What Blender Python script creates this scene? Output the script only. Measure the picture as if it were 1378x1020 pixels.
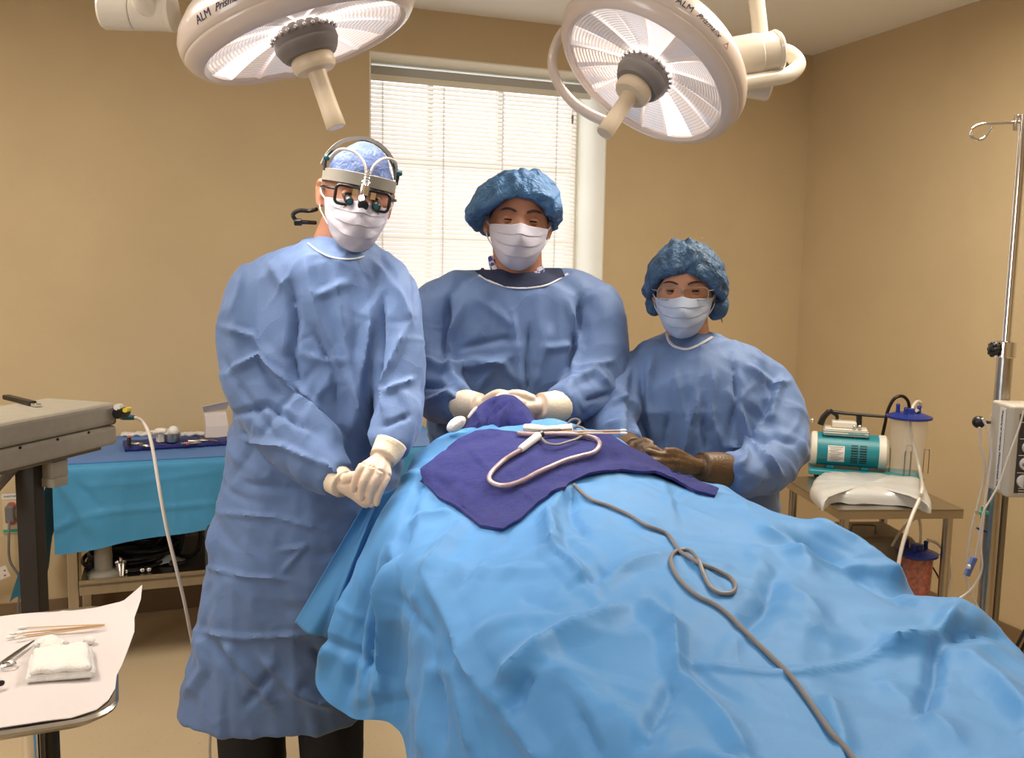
import bpy, bmesh, math, random
import numpy as np
from mathutils import Vector, Matrix
from mathutils.bvhtree import BVHTree
from mathutils.geometry import tessellate_polygon

# ---------------------------------------------------------------- camera, light, exposure
for o in list(bpy.data.objects): bpy.data.objects.remove(o)
SC = bpy.context.scene
COL = SC.collection
FPX, CAMH = 1230.0, 1.52
PITCH, ROLL = math.radians(6.681), math.radians(1.026)
cam = bpy.data.cameras.new('camera'); camo = bpy.data.objects.new('camera', cam); COL.objects.link(camo)
cam.sensor_fit = 'HORIZONTAL'; cam.sensor_width = 36.0; cam.lens = 36.0*FPX/1378.0
camo.location = (0, 0, CAMH)
camo.rotation_mode = 'QUATERNION'
camo.rotation_quaternion = (Matrix.Rotation(math.pi/2-PITCH, 3, 'X') @ Matrix.Rotation(ROLL, 3, 'Z')).to_quaternion()
cam.clip_start = 0.02
SC.camera = camo
SC.view_settings.view_transform = 'Standard'; SC.view_settings.look = 'None'
SC.view_settings.gamma = 1.0; SC.view_settings.use_curve_mapping = False
SC.view_settings.exposure = 0.0

w = bpy.data.worlds.new('sky'); SC.world = w; w.use_nodes = True
bgn = w.node_tree.nodes['Background']; bgn.inputs[0].default_value = (0.93, 0.96, 1.0, 1); bgn.inputs[1].default_value = 1.3

YAW = math.radians(20.17)
U = np.array([math.cos(YAW), math.sin(YAW), 0.0]); Vd = np.array([-math.sin(YAW), math.cos(YAW), 0.0])
def rm(u, v, z=0.0):                    # room coordinates (along the back wall, towards it, up) to world
    p = U*u + Vd*v; return np.array([p[0], p[1], z])

def area_light(name, loc, direction, sx, sy, energy, color=(1, 1, 1), shape='RECTANGLE', spread=math.pi):
    l = bpy.data.lights.new(name, 'AREA'); l.shape = shape; l.size = sx; l.size_y = sy
    l.energy = energy; l.color = color; l.spread = spread
    o = bpy.data.objects.new(name, l); COL.objects.link(o); o.location = Vector(loc)
    o.rotation_mode = 'QUATERNION'; o.rotation_quaternion = Vector(direction).to_track_quat('-Z', 'Y')
    return o
# unseen ceiling lights added to brighten room and walls; daylight outside the window
area_light('ceiling_fill_light', rm(0.6, -0.2, 2.66), (0, 0, -1), 0.6, 1.2, 20, (1.0, 0.91, 0.80))
area_light('ceiling_fill_light', rm(-1.2, 2.3, 2.66), (0, 0, -1), 0.6, 1.2, 44, (1.0, 0.90, 0.77))
area_light('ceiling_fill_light', rm(1.9, 2.0, 2.66), (0, 0, -1), 0.6, 1.2, 50, (1.0, 0.90, 0.76))
area_light('daylight', rm(1.43, 5.0, 2.0), tuple(-Vd + np.array([0, 0, -0.1])), 1.6, 1.8, 19, (0.95, 0.97, 1.0))
area_light('added_side_fill', rm(-2.585, 0.6, 1.5), tuple(U), 1.1, 1.3, 30, (0.88, 0.92, 1.0))  # made-up cool fill by the left wall, added to lighten the ceiling
LAMP_POWER = 2.8

# ---------------------------------------------------------------- projection helpers (pixel of a real 3D place)
F3 = np.array([0, math.cos(PITCH), -math.sin(PITCH)]); D3 = np.array([0, -math.sin(PITCH), -math.cos(PITCH)]); X3 = np.array([1., 0, 0])
CAM = np.array([0, 0, CAMH]); CR, SR = math.cos(ROLL), math.sin(ROLL)
def ray(px, py):
    a = (px-689)/FPX; b = (py-510)/FPX
    return F3 + X3*(CR*a+SR*b) + D3*(-SR*a+CR*b)
def at(px, py, Y): d = ray(px, py); return CAM + d*(Y/d[1])
def onz(px, py, z): d = ray(px, py); return CAM + d*((z-CAMH)/d[2])
def onp(px, py, n, k): d = ray(px, py); return CAM + d*((k-CAM@n)/(d@n))
def project(V):
    q = np.asarray(V) - CAM; f = q@F3; x = (q@X3)/f; y = (q@D3)/f
    return np.stack([(CR*x-SR*y)*FPX+689, (SR*x+CR*y)*FPX+510], 1)

# ---------------------------------------------------------------- materials
M = {}
def mat(name, col, rough=0.6, metal=0.0, bump=0.0, bscale=60, mott=0.0, mscale=6, trans=0.0, spec=0.5,
        transl=0.0, alpha=1.0, emit=0.0, ior=1.45, stretch=None, sheen=0.0, col2=None, coat=0.0):
    m = bpy.data.materials.new(name); m.use_nodes = True; nt = m.node_tree; b = nt.nodes['Principled BSDF']
    b.inputs['Base Color'].default_value = (*col, 1); b.inputs['Roughness'].default_value = rough
    b.inputs['Metallic'].default_value = metal; b.inputs['Transmission Weight'].default_value = trans
    b.inputs['Specular IOR Level'].default_value = spec; b.inputs['IOR'].default_value = ior
    b.inputs['Alpha'].default_value = alpha; b.inputs['Sheen Weight'].default_value = sheen
    b.inputs['Coat Weight'].default_value = coat
    if emit: b.inputs['Emission Color'].default_value = (*col, 1); b.inputs['Emission Strength'].default_value = emit
    tc = nt.nodes.new('ShaderNodeTexCoord'); mp = nt.nodes.new('ShaderNodeMapping'); nt.links.new(tc.outputs['Object'], mp.inputs[0])
    if stretch: mp.inputs['Scale'].default_value = stretch
    if mott or col2:
        n = nt.nodes.new('ShaderNodeTexNoise'); n.inputs['Scale'].default_value = mscale; n.inputs['Detail'].default_value = 5
        nt.links.new(mp.outputs[0], n.inputs['Vector'])
        r = nt.nodes.new('ShaderNodeValToRGB'); nt.links.new(n.outputs['Fac'], r.inputs[0])
        r.color_ramp.elements[0].position = 0.32; r.color_ramp.elements[1].position = 0.68
        c2 = col2 if col2 else tuple(c*(1-mott) for c in col)
        r.color_ramp.elements[0].color = (*c2, 1); r.color_ramp.elements[1].color = (*[min(1, c*(1+mott*.6)) for c in col], 1)
        nt.links.new(r.outputs[0], b.inputs['Base Color'])
    if bump:
        n = nt.nodes.new('ShaderNodeTexNoise'); n.inputs['Scale'].default_value = bscale; n.inputs['Detail'].default_value = 4
        nt.links.new(mp.outputs[0], n.inputs['Vector'])
        bp = nt.nodes.new('ShaderNodeBump'); bp.inputs['Strength'].default_value = bump; bp.inputs['Distance'].default_value = 0.004
        nt.links.new(n.outputs['Fac'], bp.inputs['Height']); nt.links.new(bp.outputs[0], b.inputs['Normal'])
    if transl:
        t = nt.nodes.new('ShaderNodeBsdfTranslucent'); t.inputs[0].default_value = (*col, 1)
        mx = nt.nodes.new('ShaderNodeMixShader'); mx.inputs[0].default_value = transl
        out = nt.nodes['Material Output']
        nt.links.new(b.outputs[0], mx.inputs[1]); nt.links.new(t.outputs[0], mx.inputs[2]); nt.links.new(mx.outputs[0], out.inputs[0])
    M[name] = m; return m
mat('wall', (0.56, 0.435, 0.26), 0.75, bump=0.15, bscale=140, mott=0.04, mscale=3)
mat('ceiling', (0.88, 0.88, 0.88), 0.9, bump=0.15, bscale=200)
mat('base', (0.20, 0.13, 0.07), 0.5, mott=0.1)
mat('white_trim', (0.80, 0.77, 0.68), 0.45)
mat('reveal', (0.78, 0.74, 0.63), 0.6, bump=0.1)
mat('frame_grey', (0.45, 0.45, 0.44), 0.4)
mat('blind', (0.85, 0.80, 0.74), 0.5, transl=0.55)
mat('cord', (0.9, 0.88, 0.86), 0.7, transl=0.3)
mat('gown', (0.104, 0.182, 0.372), 0.62, bump=0.25, bscale=420, mott=0.10, mscale=9, sheen=0.15)
mat('gown_dark', (0.096, 0.168, 0.345), 0.62, bump=0.25, bscale=420, mott=0.10, mscale=9, sheen=0.15)
mat('drape', (0.050, 0.222, 0.50), 0.58, bump=0.12, bscale=700, mott=0.07, mscale=7, sheen=0.15)
mat('drape_back', (0.05, 0.255, 0.47), 0.6, bump=0.2, bscale=300, mott=0.06)
mat('drape_blue', (0.09, 0.20, 0.47), 0.6, bump=0.2, bscale=300, mott=0.06)
mat('binding', (0.62, 0.62, 0.66), 0.7, bump=0.2, bscale=300)
mat('mask', (0.50, 0.475, 0.53), 0.75, bump=0.2, bscale=500)
mat('mask_blue', (0.44, 0.50, 0.62), 0.75, bump=0.2, bscale=500)
mat('bouffant', (0.10, 0.25, 0.48), 0.5, bump=0.5, bscale=120, mott=0.25, mscale=35, transl=0.25)
mat('bouffant_dark', (0.07, 0.15, 0.27), 0.55, bump=0.5, bscale=120, mott=0.35, mscale=30, transl=0.2)
mat('cap', (0.13, 0.19, 0.40), 0.7, bump=0.6, bscale=150, mott=0.2, mscale=40)
mat('skin', (0.44, 0.20, 0.12), 0.5, bump=0.12, bscale=240, mott=0.08, mscale=30)
mat('skin_lid', (0.42, 0.19, 0.11), 0.5)
mat('skin_b', (0.56, 0.27, 0.16), 0.45, bump=0.12, bscale=240, mott=0.08, mscale=30)
mat('glove', (0.72, 0.57, 0.44), 0.45, bump=0.25, bscale=160, mott=0.05)
mat('glove_cuff', (0.76, 0.66, 0.50), 0.5, bump=0.3, bscale=160)
mat('glove_brown', (0.115, 0.062, 0.026), 0.42, bump=0.35, bscale=160, mott=0.1)
mat('trousers', (0.010, 0.010, 0.012), 0.8, bump=0.2)
mat('navy', (0.014, 0.022, 0.060), 0.8, bump=0.3, bscale=300)
mat('shoe', (0.02, 0.02, 0.02), 0.4)
mat('hair', (0.012, 0.009, 0.007), 0.6)
mat('brow', (0.035, 0.018, 0.012), 0.7)
mat('eye_white', (0.40, 0.32, 0.28), 0.25)
mat('iris', (0.02, 0.012, 0.008), 0.15)
mat('black', (0.012, 0.011, 0.011), 0.35)
mat('black_matte', (0.012, 0.011, 0.010), 0.7, bump=0.1)
mat('dark_post', (0.018, 0.013, 0.008), 0.5)
mat('glass', (0.95, 0.97, 0.97), 0.03, trans=1.0, alpha=0.25, ior=1.3)
mat('plastic_clear', (0.85, 0.84, 0.80), 0.12, alpha=0.13, spec=0.8)
mat('plastic_thin', (0.85, 0.80, 0.75), 0.12, alpha=0.05, spec=0.8)
mat('plastic_red', (0.42, 0.09, 0.05), 0.25, mott=0.55, mscale=70, alpha=0.93)
mat('tube_clear', (0.74, 0.68, 0.60), 0.2, alpha=0.75, spec=0.8)
mat('tube_pink', (0.40, 0.29, 0.31), 0.18, spec=0.9, mott=0.25, mscale=60)
mat('headband', (0.27, 0.25, 0.21), 0.5, bump=0.1)
mat('chrome', (0.80, 0.79, 0.77), 0.12, 1.0)
mat('steel', (0.48, 0.44, 0.38), 0.28, 1.0, bump=0.05, bscale=60, mott=0.08, stretch=(1, 12, 1))
mat('steel_dark', (0.26, 0.24, 0.20), 0.34, 1.0, mott=0.1)
mat('towel', (0.024, 0.029, 0.19), 0.95, bump=0.9, bscale=420, mott=0.22, mscale=60, sheen=0.08, stretch=(1, 2.5, 1))
mat('gauze', (0.80, 0.76, 0.70), 0.9, bump=0.7, bscale=260)
mat('paper', (0.64, 0.58, 0.56), 0.85, bump=0.15, bscale=80)
mat('wood', (0.60, 0.40, 0.22), 0.6)
mat('grey_cable', (0.17, 0.155, 0.15), 0.45)
mat('white_cable', (0.66, 0.60, 0.54), 0.4)
mat('white_plastic', (0.74, 0.72, 0.68), 0.35)
mat('lamp_shell', (0.66, 0.56, 0.49), 0.28, coat=0.4)
mat('lamp_arm', (0.72, 0.66, 0.55), 0.25, coat=0.4)
mat('lamp_hub', (0.20, 0.18, 0.165), 0.5)
mat('lamp_handle', (0.66, 0.54, 0.38), 0.4)
mat('box_beige', (0.36, 0.325, 0.26), 0.55, bump=0.15, bscale=300, mott=0.05, mscale=40)
mat('bracket', (0.22, 0.18, 0.13), 0.5)
mat('teal', (0.015, 0.22, 0.27), 0.4, mott=0.06)
mat('pump_white', (0.66, 0.62, 0.54), 0.45)
mat('lid_blue', (0.012, 0.03, 0.22), 0.35)
mat('monitor', (0.50, 0.45, 0.37), 0.5, bump=0.1)
mat('panel_dark', (0.045, 0.035, 0.028), 0.5)
mat('label_white', (0.70, 0.66, 0.62), 0.6)
mat('ink', (0.02, 0.02, 0.07), 0.6)
mat('ink_grey', (0.10, 0.09, 0.10), 0.6)
mat('ink_red', (0.55, 0.12, 0.08), 0.6)
mat('yellow', (0.75, 0.60, 0.04), 0.5)
mat('green', (0.05, 0.42, 0.28), 0.3, alpha=0.85)
mat('clamp_blue', (0.10, 0.16, 0.42), 0.4)
mat('teal_dark', (0.02, 0.12, 0.13), 0.4)
mat('outlet', (0.62, 0.52, 0.34), 0.5)
mat('film', (0.66, 0.66, 0.64), 0.22, bump=0.3, bscale=25, transl=0.2, spec=0.9)
mat('pink', (0.65, 0.08, 0.14), 0.4)
mat('led', (1.0, 0.95, 1.0), 0.4, emit=6)

def crumple(name, scale, strength, dist, warp=.35):        # fine facets of crumpled nonwoven cloth, as relief only
    nt = M[name].node_tree; b = nt.nodes['Principled BSDF']; tc = [x for x in nt.nodes if x.type == 'TEX_COORD'][0]
    n = nt.nodes.new('ShaderNodeTexNoise'); n.inputs['Scale'].default_value = scale*.6; nt.links.new(tc.outputs['Object'], n.inputs['Vector'])
    sc = nt.nodes.new('ShaderNodeVectorMath'); sc.operation = 'SCALE'; sc.inputs['Scale'].default_value = warp; nt.links.new(n.outputs['Color'], sc.inputs[0])
    ad = nt.nodes.new('ShaderNodeVectorMath'); ad.operation = 'ADD'; nt.links.new(tc.outputs['Object'], ad.inputs[0]); nt.links.new(sc.outputs[0], ad.inputs[1])
    v = nt.nodes.new('ShaderNodeTexVoronoi'); v.inputs['Scale'].default_value = scale; nt.links.new(ad.outputs[0], v.inputs['Vector'])
    bp = nt.nodes.new('ShaderNodeBump'); bp.inputs['Strength'].default_value = strength; bp.inputs['Distance'].default_value = dist
    nt.links.new(v.outputs['Distance'], bp.inputs['Height']); old = b.inputs['Normal'].links[0].from_socket
    nt.links.new(old, bp.inputs['Normal']); nt.links.new(bp.outputs[0], b.inputs['Normal'])
crumple('gown', 8, .30, .020); crumple('gown_dark', 8, .30, .020); crumple('drape', 6, .30, .022); crumple('bouffant', 30, .5, .008); crumple('bouffant_dark', 30, .5, .008); crumple('cap', 30, .4, .006)
def floor_mat():
    m = mat('floor', (0.56, 0.44, 0.28), 0.32, mott=0.05, mscale=2.5, bump=0.03, bscale=30); nt = m.node_tree
    b = nt.nodes['Principled BSDF']; src = b.inputs['Base Color'].links[0].from_socket
    n = nt.nodes.new('ShaderNodeTexNoise'); n.inputs['Scale'].default_value = 130; n.inputs['Detail'].default_value = 2
    tc = [x for x in nt.nodes if x.type == 'TEX_COORD'][0]; nt.links.new(tc.outputs['Object'], n.inputs['Vector'])
    r = nt.nodes.new('ShaderNodeValToRGB'); r.color_ramp.elements[0].position = 0.68; r.color_ramp.elements[1].position = 0.73
    mx = nt.nodes.new('ShaderNodeMixRGB'); mx.inputs[2].default_value = (0.30, 0.20, 0.11, 1)
    nt.links.new(n.outputs['Fac'], r.inputs[0]); nt.links.new(r.outputs[0], mx.inputs[0]); nt.links.new(src, mx.inputs[1]); nt.links.new(mx.outputs[0], b.inputs['Base Color'])
floor_mat()
def plaid_mat():
    m = mat('plaid', (0.6, 0.58, 0.6), 0.8); nt = m.node_tree; b = nt.nodes['Principled BSDF']
    tc = [x for x in nt.nodes if x.type == 'TEX_COORD'][0]; c = nt.nodes.new('ShaderNodeTexChecker'); c.inputs['Scale'].default_value = 75
    mp = nt.nodes.new('ShaderNodeMapping'); mp.inputs['Rotation'].default_value = (0.1, 0.6, 0.3)
    nt.links.new(tc.outputs['Object'], mp.inputs[0]); nt.links.new(mp.outputs[0], c.inputs[0])
    c.inputs[1].default_value = (0.62, 0.60, 0.62, 1); c.inputs[2].default_value = (0.06, 0.06, 0.28, 1); nt.links.new(c.outputs[0], b.inputs['Base Color'])
plaid_mat()
def lens_mat():                          # lit prismatic glass of the surgical lamps: it gives off light
    m = bpy.data.materials.new('lens'); m.use_nodes = True; nt = m.node_tree; b = nt.nodes['Principled BSDF']; M['lens'] = m
    b.inputs['Base Color'].default_value = (0.62, 0.55, 0.52, 1); b.inputs['Roughness'].default_value = 0.22; b.inputs['Metallic'].default_value = 0.6
    at_ = nt.nodes.new('ShaderNodeAttribute'); at_.attribute_name = 'glow'
    nt.links.new(at_.outputs['Fac'], b.inputs['Emission Strength']); b.inputs['Emission Color'].default_value = (1.0, 0.86, 0.80, 1)
lens_mat()

# ---------------------------------------------------------------- mesh helpers
def norm(v): v = np.asarray(v, float); return v/(np.linalg.norm(v)+1e-12)
def catmull(P, n=6, closed=False):
    P = [np.asarray(p, float) for p in P]; out = []; N = len(P)
    if N < 3: 
        return [P[0]+(P[-1]-P[0])*i/n for i in range(n+1)]
    rng = range(N if closed else N-1)
    for i in rng:
        if closed: p0, p1, p2, p3 = P[i-1], P[i], P[(i+1) % N], P[(i+2) % N]
        else: p0 = P[i-1] if i else 2*P[0]-P[1]; p1 = P[i]; p2 = P[i+1]; p3 = P[i+2] if i+2 < N else 2*P[-1]-P[-2]
        for k in range(n):
            t = k/n; out.append(0.5*((2*p1)+(-p0+p2)*t+(2*p0-5*p1+4*p2-p3)*t*t+(-p0+3*p1-3*p2+p3)*t**3))
    if not closed: out.append(P[-1])
    return out
def frame(d):
    d = norm(d); a = np.array([0, 0, 1.]) if abs(d[2]) < 0.9 else np.array([1., 0, 0])
    x = norm(np.cross(a, d)); return x, np.cross(d, x), d
class MB:
    def __init__(s): s.v = []; s.f = []; s.m = []
    def add(s, V, Fc, mi=0):
        o = len(s.v); s.v.extend([tuple(map(float, p)) for p in V]); s.f.extend([tuple(i+o for i in f) for f in Fc]); s.m.extend([mi]*len(Fc)); return s
    def box(s, c, size, ax=None, mi=0):
        c = np.asarray(c, float); ax = ax if ax is not None else np.eye(3)
        h = np.asarray(size, float)/2; V = []
        for x in (-1, 1):
            for y in (-1, 1):
                for z in (-1, 1): V.append(c+ax[0]*x*h[0]+ax[1]*y*h[1]+ax[2]*z*h[2])
        return s.add(V, [(0, 1, 3, 2), (4, 6, 7, 5), (0, 4, 5, 1), (2, 3, 7, 6), (0, 2, 6, 4), (1, 5, 7, 3)], mi)
    def lathe(s, prof, o, d, seg=24, mi=0, caps=True):
        x, y, d = frame(d); o = np.asarray(o, float); V = []; Fc = []
        for r, h in prof:
            for k in range(seg):
                a = 2*math.pi*k/seg; V.append(o+d*h+(x*math.cos(a)+y*math.sin(a))*r)
        for i in range(len(prof)-1):
            for k in range(seg): k2 = (k+1) % seg; Fc.append((i*seg+k, i*seg+k2, (i+1)*seg+k2, (i+1)*seg+k))
        if caps:
            if prof[0][0] > 1e-5: Fc.append(tuple(range(seg))[::-1])
            if prof[-1][0] > 1e-5: Fc.append(tuple((len(prof)-1)*seg+k for k in range(seg)))
        return s.add(V, Fc, mi)
    def cyl(s, a, b, r, r2=None, seg=16, mi=0):
        a = np.asarray(a, float); b = np.asarray(b, float); L = np.linalg.norm(b-a)
        return s.lathe([(r, 0), (r if r2 is None else r2, L)], a, b-a, seg, mi)
    def tube(s, P, r, seg=8, sm=5, mi=0, flat=1.0, closed=False, caps=True):
        n0 = len(P); r = [r]*n0 if np.isscalar(r) else list(r)
        Q = catmull([np.append(np.asarray(p, float), rr) for p, rr in zip(P, r)], sm, closed) if sm > 1 else [np.append(p, rr) for p, rr in zip(P, r)]
        Q = np.array(Q); C = Q[:, :3]; R = np.maximum(Q[:, 3], 1e-4); n = len(C)
        T = np.gradient(C, axis=0) if not closed else (np.roll(C, -1, 0)-np.roll(C, 1, 0))
        x, y, _ = frame(T[0]); V = []; Fc = []
        for i in range(n):
            t = norm(T[i]); x = norm(x-t*(x@t)); y = np.cross(t, x)
            for k in range(seg):
                a = 2*math.pi*k/seg; V.append(C[i]+(x*math.cos(a)+y*math.sin(a)*flat)*R[i])
        for i in range(n if closed else n-1):
            j = (i+1) % n
            for k in range(seg): k2 = (k+1) % seg; Fc.append((i*seg+k, i*seg+k2, j*seg+k2, j*seg+k))
        if caps and not closed: Fc.append(tuple(range(seg))[::-1]); Fc.append(tuple((n-1)*seg+k for k in range(seg)))
        return s.add(V, Fc, mi)
    def sphere(s, c, r, seg=16, rings=10, mi=0, ax=None):
        r = np.array([r]*3 if np.isscalar(r) else r, float); ax = ax if ax is not None else np.eye(3); V = []; Fc = []
        for i in range(rings+1):
            t = math.pi*i/rings
            for k in range(seg):
                a = 2*math.pi*k/seg; p = np.array([math.sin(t)*math.cos(a), math.sin(t)*math.sin(a), math.cos(t)])*r
                V.append(np.asarray(c)+ax.T@p)
        for i in range(rings):
            for k in range(seg): k2 = (k+1) % seg; Fc.append((i*seg+k, (i+1)*seg+k, (i+1)*seg+k2, i*seg+k2))
        return s.add(V, Fc, mi)
    def grid(s, G, mi=0, wrap=False):
        G = np.asarray(G); a, b = G.shape[:2]; Fc = []
        for i in range(a-1):
            for k in range(b if wrap else b-1): k2 = (k+1) % b; Fc.append((i*b+k, i*b+k2, (i+1)*b+k2, (i+1)*b+k))
        return s.add(G.reshape(-1, 3), Fc, mi)
    def ring(s, outer, inner, mi=0):
        n = len(outer); return s.add(list(outer)+list(inner), [(k, (k+1) % n, n+(k+1) % n, n+k) for k in range(n)], mi)

def make(name, mb, mats, parent=None, loc=None, smooth=True, bevel=0, solid=0, mesh=None, merge=True):
    if mesh is None:
        mesh = bpy.data.meshes.new(name)
        p0 = np.array(parent_loc(parent)) if parent is not None else (np.array(loc, float) if loc is not None else np.zeros(3))
        V = [tuple(np.asarray(v)-p0) for v in mb.v]; mesh.from_pydata(V, [], mb.f); mesh.update()
        mats = mats if isinstance(mats, (list, tuple)) else [mats]
        for m in mats: mesh.materials.append(M[m])
        if len(mats) > 1: mesh.polygons.foreach_set('material_index', mb.m)
        if merge:
            bm = bmesh.new(); bm.from_mesh(mesh); bmesh.ops.remove_doubles(bm, verts=bm.verts, dist=1e-6)
            bmesh.ops.recalc_face_normals(bm, faces=bm.faces); bm.to_mesh(mesh); bm.free()
        if smooth:
            mesh.polygons.foreach_set('use_smooth', [True]*len(mesh.polygons)); 
            try: mesh.set_sharp_from_angle(angle=math.radians(40 if smooth is True else smooth))
            except Exception: pass
    o = bpy.data.objects.new(name, mesh); COL.objects.link(o)
    if parent is not None: o.parent = parent
    elif loc is not None: o.location = Vector(loc)
    if bevel: md = o.modifiers.new('bevel', 'BEVEL'); md.width = bevel; md.segments = 3; md.limit_method = 'ANGLE'
    if solid: md = o.modifiers.new('thickness', 'SOLIDIFY'); md.thickness = solid; md.offset = -1
    return o
def parent_loc(p):
    l = Vector(p.location)
    while p.parent is not None: p = p.parent; l += p.location
    return l
def tag(o, label=None, cat=None, group=None, kind=None):
    if label: o['label'] = label
    if cat: o['category'] = cat
    if group: o['group'] = group
    if kind: o['kind'] = kind
    return o
def thing(name, label, cat, loc, group=None):
    o = bpy.data.objects.new(name, None); o.empty_display_size = 0.05; COL.objects.link(o); o.location = Vector(loc); return tag(o, label, cat, group)
def struct(name, mb, m, **k): o = make(name, mb, m, smooth=False, **k); o['kind'] = 'structure'; return o

# noise (vectorised value noise)
def _h(i, j, k, s):
    n = (i*374761393 + j*668265263 + k*2147483647 + s*1274126177) & 0xffffffff
    n = ((n ^ (n >> 13))*1274126177) & 0xffffffff; n = n ^ (n >> 16); return (n & 0xffff)/65535.0
def vnoise(P, seed=0):
    P = np.asarray(P); I = np.floor(P).astype(np.int64); Fr = P-I; Fr = Fr*Fr*(3-2*Fr); r = 0
    for a in (0, 1):
        for b in (0, 1):
            for c in (0, 1):
                wgt = (Fr[:, 0] if a else 1-Fr[:, 0])*(Fr[:, 1] if b else 1-Fr[:, 1])*(Fr[:, 2] if c else 1-Fr[:, 2])
                r = r+wgt*_h(I[:, 0]+a, I[:, 1]+b, I[:, 2]+c, seed)
    return r*2-1
def ridged(P, seed=0): return 1-2*np.abs(vnoise(P, seed))
def normals(V, Fc):
    N = np.zeros_like(V); Fq = np.array([f[:4] if len(f) >= 4 else (f[0], f[1], f[2], f[2]) for f in Fc])
    a = V[Fq[:, 2]]-V[Fq[:, 0]]; b = V[Fq[:, 3]]-V[Fq[:, 1]]
    tri = Fq[:, 2] == Fq[:, 3]; b[tri] = V[Fq[tri, 2]]-V[Fq[tri, 1]]
    n = np.cross(a, b)
    for k in range(4): np.add.at(N, Fq[:, k], n)
    return N/(np.linalg.norm(N, axis=1, keepdims=True)+1e-12)
def stroke_field(V, N, strokes):
    """creases: each (pixel polyline, width px, height m[, asymmetry]) read where the cloth faces the camera"""
    q = project(V); view = V-CAM; facing = np.clip(-(N*view).sum(1)/np.linalg.norm(view, axis=1)*3+.5, 0, 1); d = np.zeros(len(V))
    for st in strokes:
        P, wd, amp = np.array(st[0], float), st[1], st[2]; asy = st[3] if len(st) > 3 else 1.0
        best = np.full(len(V), 1e9); tt = np.zeros(len(V)); side = np.zeros(len(V)); L = 0; tot = np.linalg.norm(np.diff(P, axis=0), axis=1).sum()
        for a, b in zip(P[:-1], P[1:]):
            ab = b-a; l = np.linalg.norm(ab); t = np.clip(((q-a)@ab)/l**2, 0, 1); pr = a+t[:, None]*ab; dd = np.linalg.norm(q-pr, axis=1)
            cr = ab[0]*(q[:, 1]-a[1])-ab[1]*(q[:, 0]-a[0]); mk = dd < best
            best[mk] = dd[mk]; tt[mk] = (L+t[mk]*l)/tot; side[mk] = np.sign(cr[mk]); L += l
        ww = np.where(side > 0, wd*asy, wd/ max(asy, .01) if asy > 1 else wd)
        prof = np.clip(1-best/ww, 0, 1); prof = prof*(0.55+0.45*prof)
        taper = np.clip(np.minimum(tt, 1-tt)*5+.25, 0, 1); d += amp*prof*taper*facing
    return d
def random_creases(V, N, n, L=(.08, .25), wdt=(.012, .035), amp=(.002, .006), seed=1, bias=None):
    rg = np.random.RandomState(seed); d = np.zeros(len(V))
    for _ in range(n):
        c = rg.randint(len(V)); t = rg.normal(size=3)
        if bias is not None: t = t*.55+np.asarray(bias)*rg.choice([-1, 1])
        t = norm(t-N[c]*(t@N[c])); b = np.cross(N[c], t); l = rg.uniform(*L); ww = rg.uniform(*wdt); am = rg.uniform(*amp)*rg.choice([-1, 1, 1])
        q = V-V[c]; u_ = np.abs(q@t)/l; v_ = q@b; v_ = np.abs(v_+0.3*(q@t)**2/l*rg.uniform(-1, 1)); nn = np.abs(q@N[c]) < .12
        d += am*np.clip(1-v_/ww, 0, 1)*np.clip(1-u_, 0, 1)*nn*((N@N[c]) > 0)
    return d
def remesh(mb, voxel, smooth=0, fac=.5):
    me = bpy.data.meshes.new('t'); me.from_pydata(mb.v, [], mb.f); 
    bm = bmesh.new(); bm.from_mesh(me); bmesh.ops.remove_doubles(bm, verts=bm.verts, dist=1e-6); bmesh.ops.recalc_face_normals(bm, faces=bm.faces); bm.to_mesh(me); bm.free()
    o = bpy.data.objects.new('t', me); COL.objects.link(o)
    md = o.modifiers.new('r', 'REMESH'); md.mode = 'VOXEL'; md.voxel_size = voxel
    if smooth: s = o.modifiers.new('s', 'SMOOTH'); s.factor = fac; s.iterations = smooth
    dg = bpy.context.evaluated_depsgraph_get(); ev = o.evaluated_get(dg); m2 = ev.to_mesh()
    V = np.empty(len(m2.vertices)*3); m2.vertices.foreach_get('co', V); V = V.reshape(-1, 3)
    Fc = [tuple(p.vertices) for p in m2.polygons]; ev.to_mesh_clear(); bpy.data.objects.remove(o); bpy.data.meshes.remove(me)
    return V, Fc
def from_arrays(V, Fc): mb = MB(); mb.v = [tuple(p) for p in V]; mb.f = Fc; mb.m = [0]*len(Fc); return mb
def bvh(V, Fc): return BVHTree.FromPolygons([tuple(p) for p in V], Fc)
def hit(tree, px, py, off=0.0):
    d = norm(ray(px, py)); h = tree.ray_cast(Vector(CAM), Vector(d))
    if h[0] is None: return None
    n = np.array(h[1]); n = n if n@d < 0 else -n
    return np.array(h[0])+n*off
def onto(tree, pts, off=0.0, fallbackY=None, skip=False):
    out = []; last = None
    for p in pts:
        h = hit(tree, p[0], p[1], off)
        if h is None:
            if skip: continue
            if fallbackY: h = at(p[0], p[1], fallbackY)
            elif last is not None: h = at(p[0], p[1], last[1])
            else: continue
        out.append(h); last = h
    return out
def inpoly(x, y, P):
    c = False; n = len(P)
    for i in range(n):
        x1, y1 = P[i]; x2, y2 = P[i-1]
        if (y1 > y) != (y2 > y) and x < (x2-x1)*(y-y1)/(y2-y1)+x1: c = not c
    return c
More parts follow.
